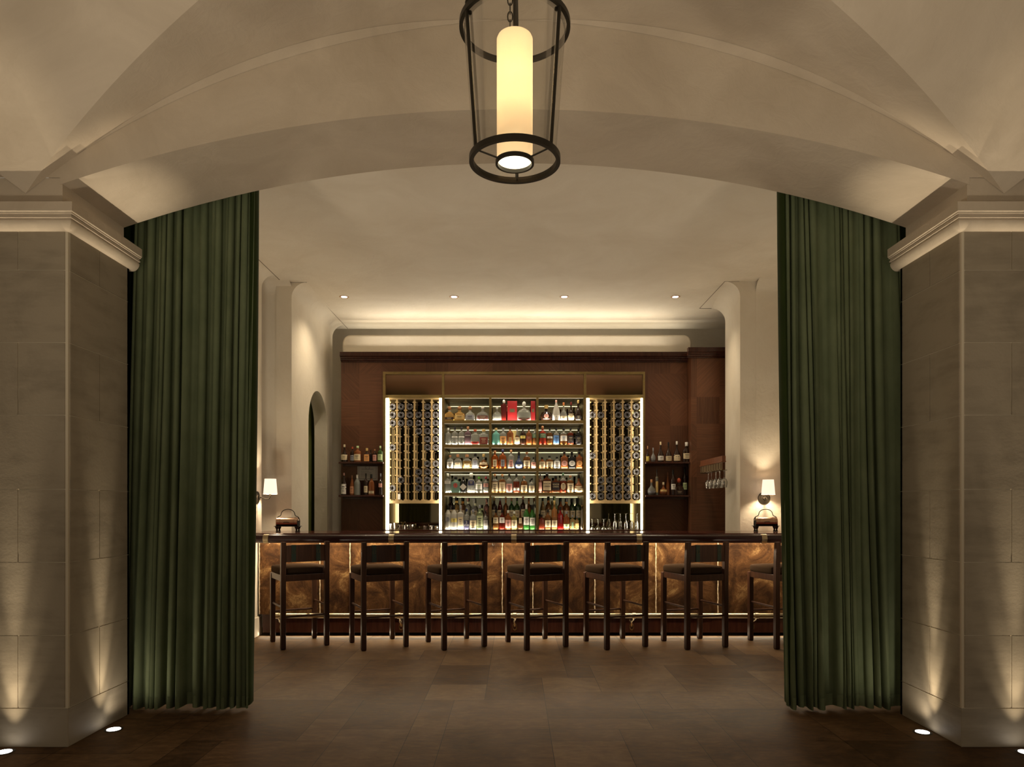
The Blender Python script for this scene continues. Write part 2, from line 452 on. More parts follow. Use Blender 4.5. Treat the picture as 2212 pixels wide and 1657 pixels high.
plane_wall(2.661, 3.30, 7.67, 0, ZC, 'wall_right')
# plaster return between side wall and recess, deep plaster base beside the bar
mb = MB(); mb.box(-2.80, -2.655, 6.2, 7.30, 0, .20); mb.box(-2.80, -2.672, 6.2, 7.30, .20, .985)
o = mb.build('baseboard_left', M_wall, bevel=.006); tag(o, kind='structure')

# ceiling with lip and raised back pocket
mb = MB()
mb.box(-3.4, 3.4, 4.5, 9.72, ZC, ZC+.1)
lip = [(9.72, ZC)] + [(9.72+.05*math.sin(a), ZC+.05*(1-math.cos(a))) for a in [math.pi/2*q/6 for q in range(1,7)]] + [(9.77, 4.05), (9.72, 4.05)]
mb.prism(lip, -3.4, 3.4, 'x')
mb.box(-3.4, 3.4, 9.77, 10.45, 4.0, 4.1)
o = mb.build('ceiling', M_wall, smooth=True, angle=20); tag(o, kind='structure')
# very thin shadow joints in the ceiling
M_joint = mat('ceiling joint', (.10,.07,.04), .8)
mb = MB()
for (x0,y0,x1,y1) in ((-2.579,4.5,-2.579,7.70),(-2.579,7.70,-2.306,7.70),(-2.306,7.70,-2.335,9.7),(2.32,7.67,2.48,7.67),(2.32,7.67,2.325,8.72)):
    hw_ = .003
    if x0 == x1 or abs(y1-y0) > 1: mb.box(min(x0,x1)-hw_, max(x0,x1)+hw_ if x0==x1 else min(x0,x1)+hw_, y0, y1, ZC-.0015, ZC)
    else: mb.box(x0, x1, y0-hw_, y0+hw_, ZC-.0015, ZC)
mb.box(2.325, 2.47, 8.715, 8.725, ZC-.002, ZC)
o = mb.build('trim_2', M_joint); tag(o, kind='structure')

mb = MB()
mb.box(-3.05, 3.4, 10.35, 10.45, 0, 4.05)
mb.box(-3.35, -3.25, 7.7, 10.4, 0, 4.05); mb.box(3.35, 3.45, 4.5, 10.4, 0, 4.05)
o = mb.build('wall_back', M_wall); tag(o, kind='structure')

# wood-panelled back wall with its moulding (opening left for the shelving)
DW = 9.20
def Xb(px, D=DW): return X(px, D)
WL, WR = Xb(737), Xb(1482, 9.2)
OPL, OPR, OPT = X(829, 9.1), X(1392, 9.1), Z(803, 9.1)
mb = MB()
mb.box(WL, OPL, DW, DW+.06, 0, 3.30); mb.box(OPR, 2.45, DW, DW+.06, 0, 3.30); mb.box(OPL, OPR, DW, DW+.06, OPT, 3.30)
ww = mb.build('wall_back', M_panel); tag(ww, kind='structure')
def moulding(x0, x1, y, zt, name='cornice', par=None, endl=True):
    pr_ = [(0,zt-.125),(-.012,zt-.122),(-.018,zt-.112),(-.034,zt-.104),(-.040,zt-.094),(-.040,zt-.084),(-.052,zt-.078),(-.056,zt-.066),(-.070,zt-.058),(-.075,zt-.05),(-.075,zt),(0,zt)]
    mb = MB(); mb.prism([(y+a, z) for a, z in pr_], x0, x1, 'x'); return mb.build(name, M_dark, par, smooth=True, angle=30)
moulding(WL, 2.32, DW, Z(760, 9.125), par=ww)
# projecting wooden pier at right
mb = MB(); mb.box(Xb(1493,8.98), 3.0, 8.98, 9.20, 0, 3.32)
wp = mb.build('wall_right', M_panel); tag(wp, kind='structure')
moulding(Xb(1484,8.98), 3.0, 8.98, Z(750, 8.905), par=wp)
# white plaster head above the panelling
mb = MB(); x0, x1, z0, z1, rr = WL, X(1494,9.27), 3.36, 3.635, .11
poly = [(x0,z0)] + [(x0+rr-rr*math.cos(a), z1-rr+rr*math.sin(a)) for a in [math.pi/2*q/8 for q in range(9)]] + [(x1-rr+rr*math.sin(a), z1-rr+rr*math.cos(a)) for a in [math.pi/2*q/8 for q in range(9)]] + [(x1,z0)]
mb.prism(poly, 9.27, 9.45, 'y')
o = mb.build('trim_3', M_wall, smooth=True, angle=30, bevel=.02); tag(o, kind='structure')
mb = MB(); mb.box(WL+.05, 2.10, 9.165, 9.18, 3.372, 3.380)
o = mb.build('cove_led', M_ledsoft); o['kind'] = 'structure'; o.name = 'trim_4'
light('AREA', 'cove_light', ((WL+2.25)/2, 9.15, 3.392), 17, (1,.88,.70), None, (R(216),0,0), shape='RECTANGLE', size=4.1, size_y=.02)

light('AREA', 'pocket_fill', (0, 9.56, 3.50), 9, (1,.88,.68), None, (R(180),0,0), shape='RECTANGLE', size=4.6, size_y=.03)  # added unseen fill, lifts the dark ceiling pocket behind the plaster head
# green curtain inside the arched doorway
def curtain_mesh(x0, x1, y, zt, zb, folds, amp, seed, flare=0.0, rows=24, per=12, zt_f=None, lean=None):
    rnd = random.Random(seed); ws = [rnd.choice([.35,.5,.7,1,1.4,2.1]) for _ in range(folds)]; tot = sum(ws)
    us = []; acc = 0
    for k, ww_ in enumerate(ws):
        for q in range(per):
            us.append((acc + ww_*q/per, k + q/per, .65 + .5*rnd.random() if q == 0 else None))
        acc += ww_
    us.append((tot, folds, None))
    amps = [rnd.uniform(.35, 1.2) for _ in range(folds+1)]; ph = [rnd.uniform(-.5, .5) for _ in range(folds+1)]
    rs = []
    for j in range(rows+1):
        v = j/rows; ring = []
        for (u, k, _) in us:
            t = u/tot; kk = min(int(k), folds-1); fr = k-int(k)
            A = amp*(.55+.55*v)*(amps[kk]*(1-fr)+amps[kk+1]*fr)
            phi = 2*math.pi*k
            xx = x0 + (x1-x0)*t
            xx += (t - .5)*flare*v*(x1-x0) + math.sin(2*phi)*amp*.16 + .006*math.sin(5*v+ph[kk]*6)
            yy = y - A*(math.cos(phi) + .22*math.cos(2*phi+ph[kk])) + .012*math.sin(3.1*v+9*t)
            top = zt_f(xx) if zt_f else zt
            zz = top + (zb + .008*math.sin(phi*.5+seed) - top)*v
            if lean: xx += lean(t)*v
            ring.append((xx, yy, zz))
        rs.append(ring)
    return rs
def solidify(o, t):
    m = o.modifiers.new('thick', 'SOLIDIFY'); m.thickness = t; m.offset = 0

def big_curtain(sg):
    side = 'left' if sg < 0 else 'right'
    root = thing('curtain', f'tall pleated green velvet curtain at {side} of the arch, beside the {side} pillar', 'curtain', (0,0,0), 0, 'green velvet curtains in the arch')
    tf = lambda x: 3.62
    if sg < 0: x0, x1, x2, x3 = -2.50, -1.725, -.085, -.03
    else: x0, x1, x2, x3 = 1.762, 2.54, .045, .075
    rs = curtain_mesh(x0, x1, 4.605, 3.62, .022, 15, .042, 3 if sg < 0 else 8, 0, 26, 12, tf, lambda t: x2*(1-t)+x3*t)
    mb = MB(); mb.rings(rs, closed=False); o = mb.build('drape', M_curtain, root, smooth=True, angle=80); solidify(o, .004)
    # hem stitched along the bottom
    hem = [[(p[0], p[1]-.0035, z) for p in rs[-1]] for z in (.105, .025)]
    hem = [[(p[0], p[1], p[2]) for p in rs[-1]]]
    zz = rs[-1]; pv = rs[-2]
    up = [tuple(a[i] + (b_[i]-a[i])*.55 for i in range(3)) for a, b_ in zip(zz, pv)]
    mb = MB(); mb.rings([[(p[0], p[1]-.0045, p[2]) for p in up], [(p[0], p[1]-.0045, p[2]-.003) for p in zz]], closed=False)
    o = mb.build('hem', M_curtain, root, smooth=True, angle=80)
    # leading edge turned back, showing the darker lining
    if sg < 0: a, b_, l = x1-.025, x1-.02, -.035
    else: a, b_, l = x0+.03, x0+.02, .05
    mb = MB(); rows = []
    for j in range(27):
        v = j/26; xx = a + l*v; z = 3.62 + (.03-3.62)*v
        d = -sg*(.03 + .008*math.sin(4*v))
        rows.append([(xx, 4.60, z), (xx+d*.6, 4.575+.006*math.sin(7*v), z), (xx+d, 4.60, z), (xx+d*1.0, 4.64, z), (xx+d*.6, 4.70, z), (xx, 4.74, z)])
    mb.rings(rows, closed=False); o = mb.build('lining', M_lining, root, smooth=True, angle=80); solidify(o, .004)
    # part of the curtain stacked behind the pillar
    if sg < 0: xs0, xs1 = -2.80, -2.47
    else: xs0, xs1 = 2.50, 2.85
    rs = curtain_mesh(xs0, xs1, 4.72, 3.62, .03, 5, .03, 21, 0, 20, 10)
    mb = MB(); mb.rings(rs, closed=False); o = mb.build('stack_back', M_lining, root, smooth=True, angle=80); solidify(o, .004)
big_curtain(-1); big_curtain(1)

rt = thing('curtain', 'narrow green curtain hanging inside the arched doorway at the left wall', 'curtain', (0,0,0), 0)
rs = [[(p[1]-8.0-2.745, p[0], p[2]) for p in r_] for r_ in curtain_mesh(8.15, 9.60, 8.0, 3.0, .03, 9, .03, 5)]
mb = MB(); mb.rings(rs, closed=False); o = mb.build('drape', mat('olive velvet', (.11,.13,.03), .8), rt, smooth=True, angle=80); solidify(o, .004)
light('POINT', 'doorway_fill', (-2.69, 8.8, 2.95), 4, WARM, None, shadow_soft_size=.08)  # added fill with no fixture, brightens the curtain in the archway

# ------------------------------------------------------------------ ceiling downlights
for k, px in enumerate((743.5, 981, 1219, 1459)):
    D = 8.23; w_ = ['leftmost', 'second from left', 'third from left', 'rightmost'][k]
    root = thing('ceiling_downlight', f'small round recessed ceiling downlight, {w_} in the row above the bar', 'ceiling light', (X(px, D), D, ZC), 0, 'row of ceiling downlights over the bar')
    mb = MB(); mb.lathe([(.055,0),(.055,-.004),(.038,-.004),(.036,0)], n=28); mb.build('trim_ring', mat('downlight ring', (.55,.33,.18), .5), root, smooth=True)
    mb = MB(); mb.lathe([(.035,-.001),(.034,-.004),(.001,-.0045)], n=28); mb.build('lens', M_lens, root, smooth=True)
    light('SPOT', 'lamp_beam', (0,0,-.02), 50, WARM, root, (0,0,0), spot_size=R(125), spot_blend=.9, shadow_soft_size=.03)

# ------------------------------------------------------------------ pendant lantern
def lantern():
    cx, cy = 0.0, DC
    root = thing('pendant_lantern', 'large bronze and glass pendant lantern with glowing cream cylinder shade', 'lantern', (cx, cy, 0))
    zb, zt, rb, rt_ = 2.685, 3.20, .166, .205
    def ring(z, r, h, t): 
        m = MB(); m.lathe([(r-t/2,z-h/2),(r+t/2,z-h/2),(r+t/2,z+h/2),(r-t/2,z+h/2),(r-t/2,z-h/2)], n=72, cap0=False, cap1=False); return m
    ring(zb, rb+.002, .022, .016).build('bottom_ring', M_bronze, root, smooth=True, angle=40)
    ring(zt, rt_+.002, .020, .014).build('top_ring', M_bronze, root, smooth=True, angle=40)
    ring(2.676, .070, .014, .009).build('shade_ring', M_bronze, root, smooth=True, angle=40)
    for k, a in enumerate((210, 323, 87)):
        a = R(a); c, s = math.cos(a), math.sin(a)
        m = MB(); m.tube([((rb+.002)*c, (rb+.002)*s, zb), ((rt_+.002)*c, (rt_+.002)*s, zt)], .0068, 8)
        m.tube([(rt_*c, rt_*s, zt), ((rt_+.002)*c, (rt_+.002)*s, zt+.02), (.10*c,.10*s, zt+.30),(.02*c,.02*s, zt+.50)], .0065, 8)
        m.lathe([(.001,0),(.007,.002),(.007,.012),(.001,.016)], c=((rt_-.012)*c,(rt_-.012)*s, zt-.02), n=8)
        m.build('upright', M_bronze, root, smooth=True)
        m = MB(); m.tube([(.072*c,.072*s,2.676),((rb)*c,(rb)*s,2.684)], .0035, 8); m.build('spoke', M_bronze, root, smooth=True)
    m = MB(); m.lathe([(rb-.008, zb), (rt_-.008, zt)], n=72, cap0=False, cap1=False); m.build('glass_cylinder', M_thin, root, smooth=True)
    m = MB(); m.lathe([(.0665,2.682),(.069,2.681),(.0695,3.150),(.066,3.158),(.0655,3.150),(.0665,2.682)], n=64, cap0=False, cap1=False)
    sh = m.build('lamp_shade', M_shade, root, smooth=True)
    m = MB(); m.lathe([(.065,2.683),(.001,2.6831)], n=48, cap0=False, cap1=False); m.build('diffuser', M_diff, root)
    # stem with canopy and chain
    m = MB(); m.tube([(.0,.0,3.156),(0,0,4.04)], .007, 10); m.lathe([(.001,4.0),(.07,4.03),(.075,4.066),(.001,4.068)], n=32)
    m.build('stem', M_bronze, root, smooth=True)
    m = MB()
    for i in range(14):
        z = 3.20 + i*.032
        pts = []
        for q in range(12):
            a = 2*math.pi*q/12; u, v = .0095*math.cos(a), .020*math.sin(a)
            pts.append((-.018 + (u if i % 2 else 0), (0 if i % 2 else u)-.01, z+v))
        m.tube(pts, .0026, 6, closed=True)
    m.build('chain', M_bronze, root, smooth=True)
    light('POINT', 'lantern_bulb', (0,0,3.01), 13, (1,.92,.80), root, shadow_soft_size=.03)
    return root
lan = lantern()
# linen shade: translucent so that the bulb glows through
nt = M_shade.node_tree; b = nt.nodes['Principled BSDF']; o_ = nt.nodes['Material Output']
tr = nt.nodes.new('ShaderNodeBsdfTranslucent'); tr.inputs[0].default_value = (.78,.70,.52,1)
mx = nt.nodes.new('ShaderNodeMixShader'); mx.inputs[0].default_value = .35
nt.links.new(b.outputs[0], mx.inputs[1]); nt.links.new(tr.outputs[0], mx.inputs[2]); nt.links.new(mx.outputs[0], o_.inputs[0])
b.inputs['Emission Strength'].default_value = .28
bump(nt, b, noise(nt, coords(nt, scale=(1,1,1)), 180, 3), .3, .002)

# ------------------------------------------------------------------ bar counter
DPn = 7.20
BL, BR = -2.65, 3.1
bar = thing('bar_counter', 'long dark mahogany bar counter with hide-clad front and brass foot rail', 'bar counter', (0, 7.2, 0))
def bp(mb, name, m, **k):
    mb.v = [(x, y-7.2, z) for x, y, z in mb.v]; return mb.build(name, m, bar, **k)
mb = MB()
poly = [(-2.72, 6.965), (3.1, 6.965), (3.1, 7.655), (-2.475, 7.655), (-2.71, 7.655)]
mb.prism(poly, 1.012, 1.072, 'z')
mb2 = MB(); mb2.prism([(-2.70, 6.99), (2.9, 6.99), (2.9, 7.64), (-2.70, 7.64)], 1.072, 1.0755, 'z')
mb.v += []; bp(mb, 'countertop', M_counter, bevel=.008)
bp(mb2, 'counter_inlay', M_counter)
mb = MB(); mb.tube([(-2.72, 6.93, 1.022), (2.95, 6.93, 1.022)], .042, 24); bp(mb, 'arm_rail', M_rail, smooth=True)
for k, px in enumerate((574, 845, 1110, 1381, 1651)):
    mb = MB(); xc = X(px, 6.9); mb.lathe([(.0435,xc-.026),(.0465,xc-.026),(.0465,xc+.026),(.0435,xc+.026)], c=(0,6.93,1.022), n=28, axis='x')
    mb.box(xc-.018, xc+.018, 6.93, 6.97, 1.0, 1.05)
    bp(mb, 'rail_collar', M_brass, smooth=True)
seams = [560, 691, 756, 822, 888, 953, 1019, 1085, 1151, 1217, 1285, 1351, 1417, 1484, 1551, 1617, 1690, 1757]
seams = [560, 691, 756, 953, 1085, 1151, 1285, 1417, 1551, 1757]
mb = MB(); mb.box(BL+.02, BR, 7.24, 7.62, .06, 1.0); bp(mb, 'carcass', M_dark)
for a, c in zip(seams, seams[1:]):
    xa, xc = X(a, DPn), X(c, DPn)
    mb = MB(); n = 14
    rs = []
    for i in range(n+1):
        x = xa + (xc-xa)*i/n; t = i/n; pf = .012*min(1, 7*t, 7*(1-t))**.5 if 0 < t < 1 else 0
        rs.append([(x, DPn+.012-pf, .225), (x, DPn+.012-pf, 1.0), (x, 7.24, 1.0), (x, 7.24, .225)])
    mb.rings(rs); bp(mb, 'hide_panel', M_hide, smooth=True, angle=50)
for a in seams:
    if a in (1757,): continue
    xa = X(a, DPn); rnd = random.Random(a)
    mb = MB(); mb.tube([(xa+.0012*math.sin(i*.7)+rnd.uniform(-.001,.001), DPn+.002, .225+.0155*i) for i in range(51)], [.004+.0022*((i*7)%3)/2 for i in range(51)], 6)
    bp(mb, 'seam_cord', M_cord, smooth=True)
mb = MB(); mb.box(-2.62, BR, 7.215, 7.25, .034, .225); mb.box(-2.62, BR, 7.205, 7.25, .215, .228); bp(mb, 'kick_board', M_dark, bevel=.003)
mb = MB(); mb.tube([(X(596,7.08), 7.08, .232), (3.0, 7.08, .232)], .0255, 20); bp(mb, 'foot_rail', M_brass, smooth=True)
for px in (599.5, 862, 1112, 1369, 1634):
    xc = X(px, 7.08)
    mb = MB(); mb.lathe([(.027,xc-.018),(.031,xc-.016),(.031,xc+.016),(.027,xc+.018)], c=(0,7.08,.232), n=20, axis='x')
    mb.tube([(xc,7.09,.21),(xc+.004,7.12,.185),(xc-.008,7.16,.16),(xc-.002,7.2,.13),(xc,7.215,.10)], [.010,.008,.007,.008,.010], 8)
    br = None
    o = bp(mb, 'rail_bracket', M_brass, smooth=True)
    mb = MB(); pts = [(xc+.019*math.cos(q), 7.205, .095+.032*math.sin(q)) for q in [2*math.pi*i/16 for i in range(16)]]; mb.tube(pts, .004, 6, closed=True)
    mb.v = [(x, y-7.2, z) for x, y, z in mb.v]; mb.build('scroll_plate', M_brassdark, o, smooth=True)
mb = MB(); xc = X(1064, 7.17); mb.tube([(xc,7.19,.97),(xc,7.16,.955),(xc+.004,7.13,.942),(xc+.02,7.125,.945),(xc+.03,7.125,.965)], .004, 8)
bp(mb, 'coat_hook', M_bronze, smooth=True)
mb = MB(); mb.box(-2.6, 3.0, 7.10, 7.115, 1.000, 1.008); bp(mb, 'led_strip', M_ledsoft)
light('AREA', 'counter_light', (.2, -.030, .998), 15, (1,.83,.58), bar, (R(8),0,0), shape='RECTANGLE', size=5.7, size_y=.02)
light('AREA', 'counter_floor_light', (.2, -.13, .995), 62, (1,.80,.54), bar, (R(-26),0,0), shape='RECTANGLE', size=5.7, size_y=.02)
light('AREA', 'toe_light', (.2, .010, .028), 4.5, (1,.82,.56), bar, (R(-75),0,0), shape='RECTANGLE', size=5.7, size_y=.02)

# ------------------------------------------------------------------ bar stools
def stool():
    root = thing('bar_stool', 'x', 'bar stool', (0,0,0), 0, 'bar stools along the counter')
    lw = .023
    for sx in (-1, 1):
        mb = MB(); x = sx*.205
        mb.rings([[(x-lw*k, y-lw*k, z),(x+lw*k, y-lw*k, z),(x+lw*k, y+lw*k, z),(x-lw*k, y+lw*k, z)] for z, y, k in ((0,-.222,.82),(.012,-.222,.98),(.7,-.222,1),(.85,-.226,1),(1.010,-.236,.95))])
        mb.build('back_post', M_stool, root, bevel=.004)
        mb = MB(); mb.rings([[(x-lw*k, y-lw*k, z),(x+lw*k, y-lw*k, z),(x+lw*k, y+lw*k, z),(x-lw*k, y+lw*k, z)] for z, y, k in ((0,.222,.82),(.012,.222,.95),(.69,.222,1))])
        mb.build('leg', M_stool, root, bevel=.004)
        mb = MB(); mb.tube([(x,-.20,.392),(x,.20,.392)], .010, 10); mb.build('stretcher', M_stool, root, smooth=True)
    for y in (-.222, .222):
        mb = MB(); mb.tube([(-.19,y,.305),(.19,y,.305)], .010, 10); mb.build('stretcher', M_stool, root, smooth=True)
    mb = MB()
    mb.box(-.185,.185,-.238,-.212,.640,.700); mb.box(-.185,.185,.212,.238,.640,.700)
    mb.box(-.222,-.196,-.205,.205,.640,.700); mb.box(.196,.222,-.205,.205,.640,.700)
    mb.build('apron', M_stool, root, bevel=.003)
    # cushion : domed, tucked between the posts
    mb = MB(); n = 16; top = []
    def se(a, rx, ry, e=.28):
        c, s = math.cos(a), math.sin(a); return (rx*math.copysign(abs(c)**e, c), ry*math.copysign(abs(s)**e, s))
    rs = []
    for z, k in ((.700,.965),(.704,.99),(.72,1.0),(.745,1.0),(.757,.985),(.764,.95),(.771,.82),(.776,.55),(.778,.2)):
        ring = []
        for q in range(48):
            x, y = se(2*math.pi*q/48, .232*k, .225*k); y += .018
            if y < -.17: x = max(-.179, min(.179, x)) if z < .76 else x*.79
            ring.append((x, y, z))
        rs.append(ring)
    mb.rings(rs); mb.build('cushion', M_seat, root, smooth=True, angle=60)
    # curved backrest panel with two leather straps
    mb = MB(); rs = []
    for i in range(13):
        x = -.19 + .38*i/12; yb = -.232 - .022*(1-(x/.19)**2); zt = .982 - .006*(x/.19)**2
        rs.append([(x, yb-.010, .822), (x, yb-.014, zt), (x, yb+.010, zt), (x, yb+.010, .822)])
    mb.rings(rs); br_ = mb.build('backrest', M_stool, root, smooth=True, angle=40)
    for sx in (-.115, .115):
        yb = -.232 - .022*(1-(sx/.19)**2)
        mb = MB(); mb.rings([[(sx-.021, yb-.0175, z0),(sx+.021, yb-.0175, z0),(sx+.021, yb+.014, z0),(sx-.021, yb+.014, z0)] for z0 in (.8235,.983)])
        st = mb.build('strap', M_strap, root, bevel=.002)
        mb = MB(); q = [(sx-.012,yb-.020,.905),(sx+.012,yb-.020,.905),(sx+.012,yb-.020,.932),(sx-.012,yb-.020,.932)]; mb.tube(q, .0016, 6, closed=True)
        mb.build('buckle', M_brassdark, st)
    return root
proto = stool(); bpy.context.view_layer.update(); remember(proto)
ords = ['leftmost', 'second from left', 'third from left', 'middle', 'third from right', 'second from right', 'rightmost']
spots = [(-2.162,6.494,31),(-1.398,6.449,27),(-.650,6.470,26.5),(.1225,6.47,24),(.872,6.49,20),(1.627,6.498,17),(2.473,6.52,13)]
note = ['next to the left curtain','','','','','','partly hidden behind the right curtain']
for i, (x, y, a) in enumerate(spots):
    o = proto if i == 0 else copy_tree(proto)
    a = R(a); c, s = math.cos(a), math.sin(a)
    lx, ly = .205, .245
    o.location = (x + c*lx - s*ly, y + s*lx + c*ly, 0); o.rotation_euler = (0,0,a)
    o['label'] = f'{ords[i]} of seven dark wooden bar stools' + (', ' + note[i] if note[i] else ' at the counter')

# ------------------------------------------------------------------ wall sconces
def sconce(side, loc, ang, sx):
    root = thing('wall_sconce', f'small bronze wall sconce with cream shade on the {side} plaster wall', 'wall lamp', loc, ang, 'shaded wall sconces at the bar ends')
    # local: wall at y=0, room toward -y
    mb = MB(); mb.lathe([(.001,.030),(.018,.028),(.022,.016),(.045,.012),(.052,.008),(.064,.007),(.068,.0)][::-1], n=36, axis='y'); mb.build('backplate', M_bronze, root, smooth=True, angle=50)
    mb = MB(); mb.tube([(0,-.02,0),(0,-.06,-.002),(0,-.095,-.018),(0,-.125,-.012),(sx,-.138,.012),(sx,-.14,.045)], .006, 8); mb.build('arm', M_bronze, root, smooth=True)
    mb = MB(); mb.lathe([(.072,.035),(.0715,.036),(.058,.198),(.0565,.198)], c=(sx,-.14,0), n=40, cap0=False, cap1=False); mb.build('lamp_shade', M_sconce, root, smooth=True)
    light('POINT', 'sconce_bulb', (sx,-.14,.10), 12.5, (1,.80,.54), root, shadow_soft_size=.022)
    return root
sconce('left', (-2.72, X(1,1)*0+7.33, Z(1075,7.33)), R(90), 0)
sconce('right', (X(1651,7.66), 7.665, Z(1076,7.66)), 0, -.006)

# ------------------------------------------------------------------ copper canisters on the counter
def canister(side, loc, ang):
    root = thing('copper_canister', f'copper horizontal cylinder with looped handle on clawed feet at {side} end of the counter', 'canister', loc, ang, 'copper canisters standing on the counter')
    L_ = .115
    mb = MB(); mb.lathe([(.001,-L_),(.042,-L_),(.046,-L_+.004),(.046,L_-.004),(.042,L_),(.001,L_)], c=(0,0,.108), n=32, axis='x')
    for q in (-.075, .075): mb.lathe([(.0462,q-.005),(.0482,q-.003),(.0482,q+.003),(.0462,q+.005)], c=(0,0,.108), n=32, axis='x')
    d = mb.build('drum', M_copper, root, smooth=True, angle=40)
    mb = MB(); mb.tube([(-.03,-.046,.10),(-.015,-.058,.106),(.015,-.058,.106),(.03,-.046,.10)], .004, 8); mb.build('pull', M_bronze, d, smooth=True)
    mb = MB(); mb.box(-.135,.135,-.045,.045,.058,.064); mb.box(-.118,-.112,-.035,.035,.064,.12); mb.box(.112,.118,-.035,.035,.064,.12)
    mb.build('cradle', M_bronze, root, bevel=.002)
    for x in (-.105, .105):
        for y in (-.032, .032):
            mb = MB(); mb.lathe([(.001,.0),(.014,.001),(.013,.010),(.008,.022),(.012,.035),(.019,.050),(.020,.058)], c=(x,y,0), n=12); mb.build('claw_foot', M_bronze, root, smooth=True)
    pts = [(-.124,0,.062),(-.125,0,.11),(-.124,0,.135),(-.113,0,.155),(-.095,0,.165),(-.082,0,.170),(-.074,0,.185)]
    pts += [(-.074+ .0 + .074*(1-math.cos(t)), 0, .185+.055*math.sin(t)) for t in [math.pi*q/12 for q in range(1,12)]]
    pts += [(-x, y, z) for x, y, z in reversed(pts[:7])]
    mb = MB(); mb.tube(pts, .0042, 8); mb.build('handle', M_bronze, root, smooth=True)
canister('left', (X(622,7.3), 7.30, 1.0757), R(-4))
canister('right', (X(1654,7.42), 7.42, 1.0757), R(0))

# ------------------------------------------------------------------ back bar shelving
DB = 9.10; k_ = DB/F
def xb(px): return X(px, DB)
def zb(py): return Z(py, DB)
ZD = 1.04
sh = thing('shelving_unit', 'tall brass-framed mirrored back bar shelving full of bottles, behind the counter', 'shelving', (0, DB, 0))
def sp(mb, name, m, par=None, **k):
    mb.v = [(x, y-DB, z) for x, y, z in mb.v]; return mb.build(name, m, par or sh, **k)
def rect(mb, xa, xc, ya, yc, d0=0.0, d1=.40):   # px rectangle on the front plane
    mb.box(xb(xa), xb(xc), DB+d0, DB+d1, zb(yc), zb(ya)); return mb
# base cabinet hidden behind the bar
mb = MB(); mb.box(OPL, OPR, 9.02, 9.5, 0, ZD-.03); sp(mb, 'base_cabinet', M_dark)
mb = MB(); mb.box(OPL, OPR, 9.0, 9.5, ZD-.03, ZD); sp(mb, 'deck', M_dark)
for a, c in ((827,832.5),(954.5,959.5),(1261,1266.5),(1389,1393.5)):
    mb = MB(); mb.box(xb(a), xb(c), DB, DB+.38, ZD, zb(803)); sp(mb, 'post', M_frame, bevel=.002)
for a, c in ((832.5,954.5),(959.5,1261),(1266.5,1389)):
    for y0, y1 in ((803,808.5),(853,859.5)):
        sp(rect(MB(), a, c, y0, y1, 0, .38), 'rail', M_frame, bevel=.002)
    sp(rect(MB(), a, c, 808.5, 853, .03, .05), 'header_panel', M_tint)
sh_y = [908, 960.5, 1012, 1064.5]
for y in sh_y:
    mb = MB(); mb.box(xb(959.5), xb(1261), DB, DB+.36, zb(y+6.8), zb(y)); o = sp(mb, 'shelf', M_frame, bevel=.0015)
    mb = MB(); mb.box(xb(960), xb(1260.5), DB+.008, DB+.018, zb(y+6.8)-.004, zb(y+6.8)-.0002); sp(mb, 'led_strip', M_ledshelf, o)
mb = MB(); mb.box(xb(960), xb(1260.5), DB+.008, DB+.02, zb(859.5)-.005, zb(859.5)-.0003); sp(mb, 'led_strip', M_ledshelf)
tops = [859.5] + [y+6.8 for y in sh_y]; bots = sh_y + [None]
for px in (1059, 1161):
    for t, b_ in zip(tops, bots):
        mb = MB(); mb.box(xb(px-2.4), xb(px+2.4), DB+.004, DB+.35, zb(b_) if b_ else ZD, zb(t)); sp(mb, 'divider', M_frame)
for a, c in ((832.5,954.5),(959.5,1261),(1266.5,1389)):
    mb = MB(); mb.box(xb(a), xb(c), DB+.385, DB+.395, ZD, zb(859.5)); sp(mb, 'mirror', M_mirror if a == 959.5 else M_mirrordark)
# lit bottle step on the deck (rear row stands on it)
mb = MB(); mb.box(xb(959.5), xb(1261), DB+.20, DB+.36, ZD, ZD+.085); sp(mb, 'step', M_dark)
for i, y in enumerate([859.5] + [q+6.8 for q in sh_y]):
    light('AREA', 'shelf_light', ((xb(960)+xb(1260))/2, .03, zb(y)-.008), 0.7, (1,.84,.60), sh, (R(20),0,0), shape='RECTANGLE', size=1.8, size_y=.008)
for i, y in enumerate(sh_y + [None]):
    z = zb(y)+.002 if y else ZD+.002
    mb = MB(); mb.box(xb(960.5), xb(1260.5), DB+.004, DB+.012, z-.002, z+.001); 
    light('AREA', 'shelf_uplight', ((xb(960)+xb(1260))/2, .012, z+.004), 3.4, (1,.88,.68), sh, (R(140),0,0), shape='RECTANGLE', size=1.8, size_y=.008)

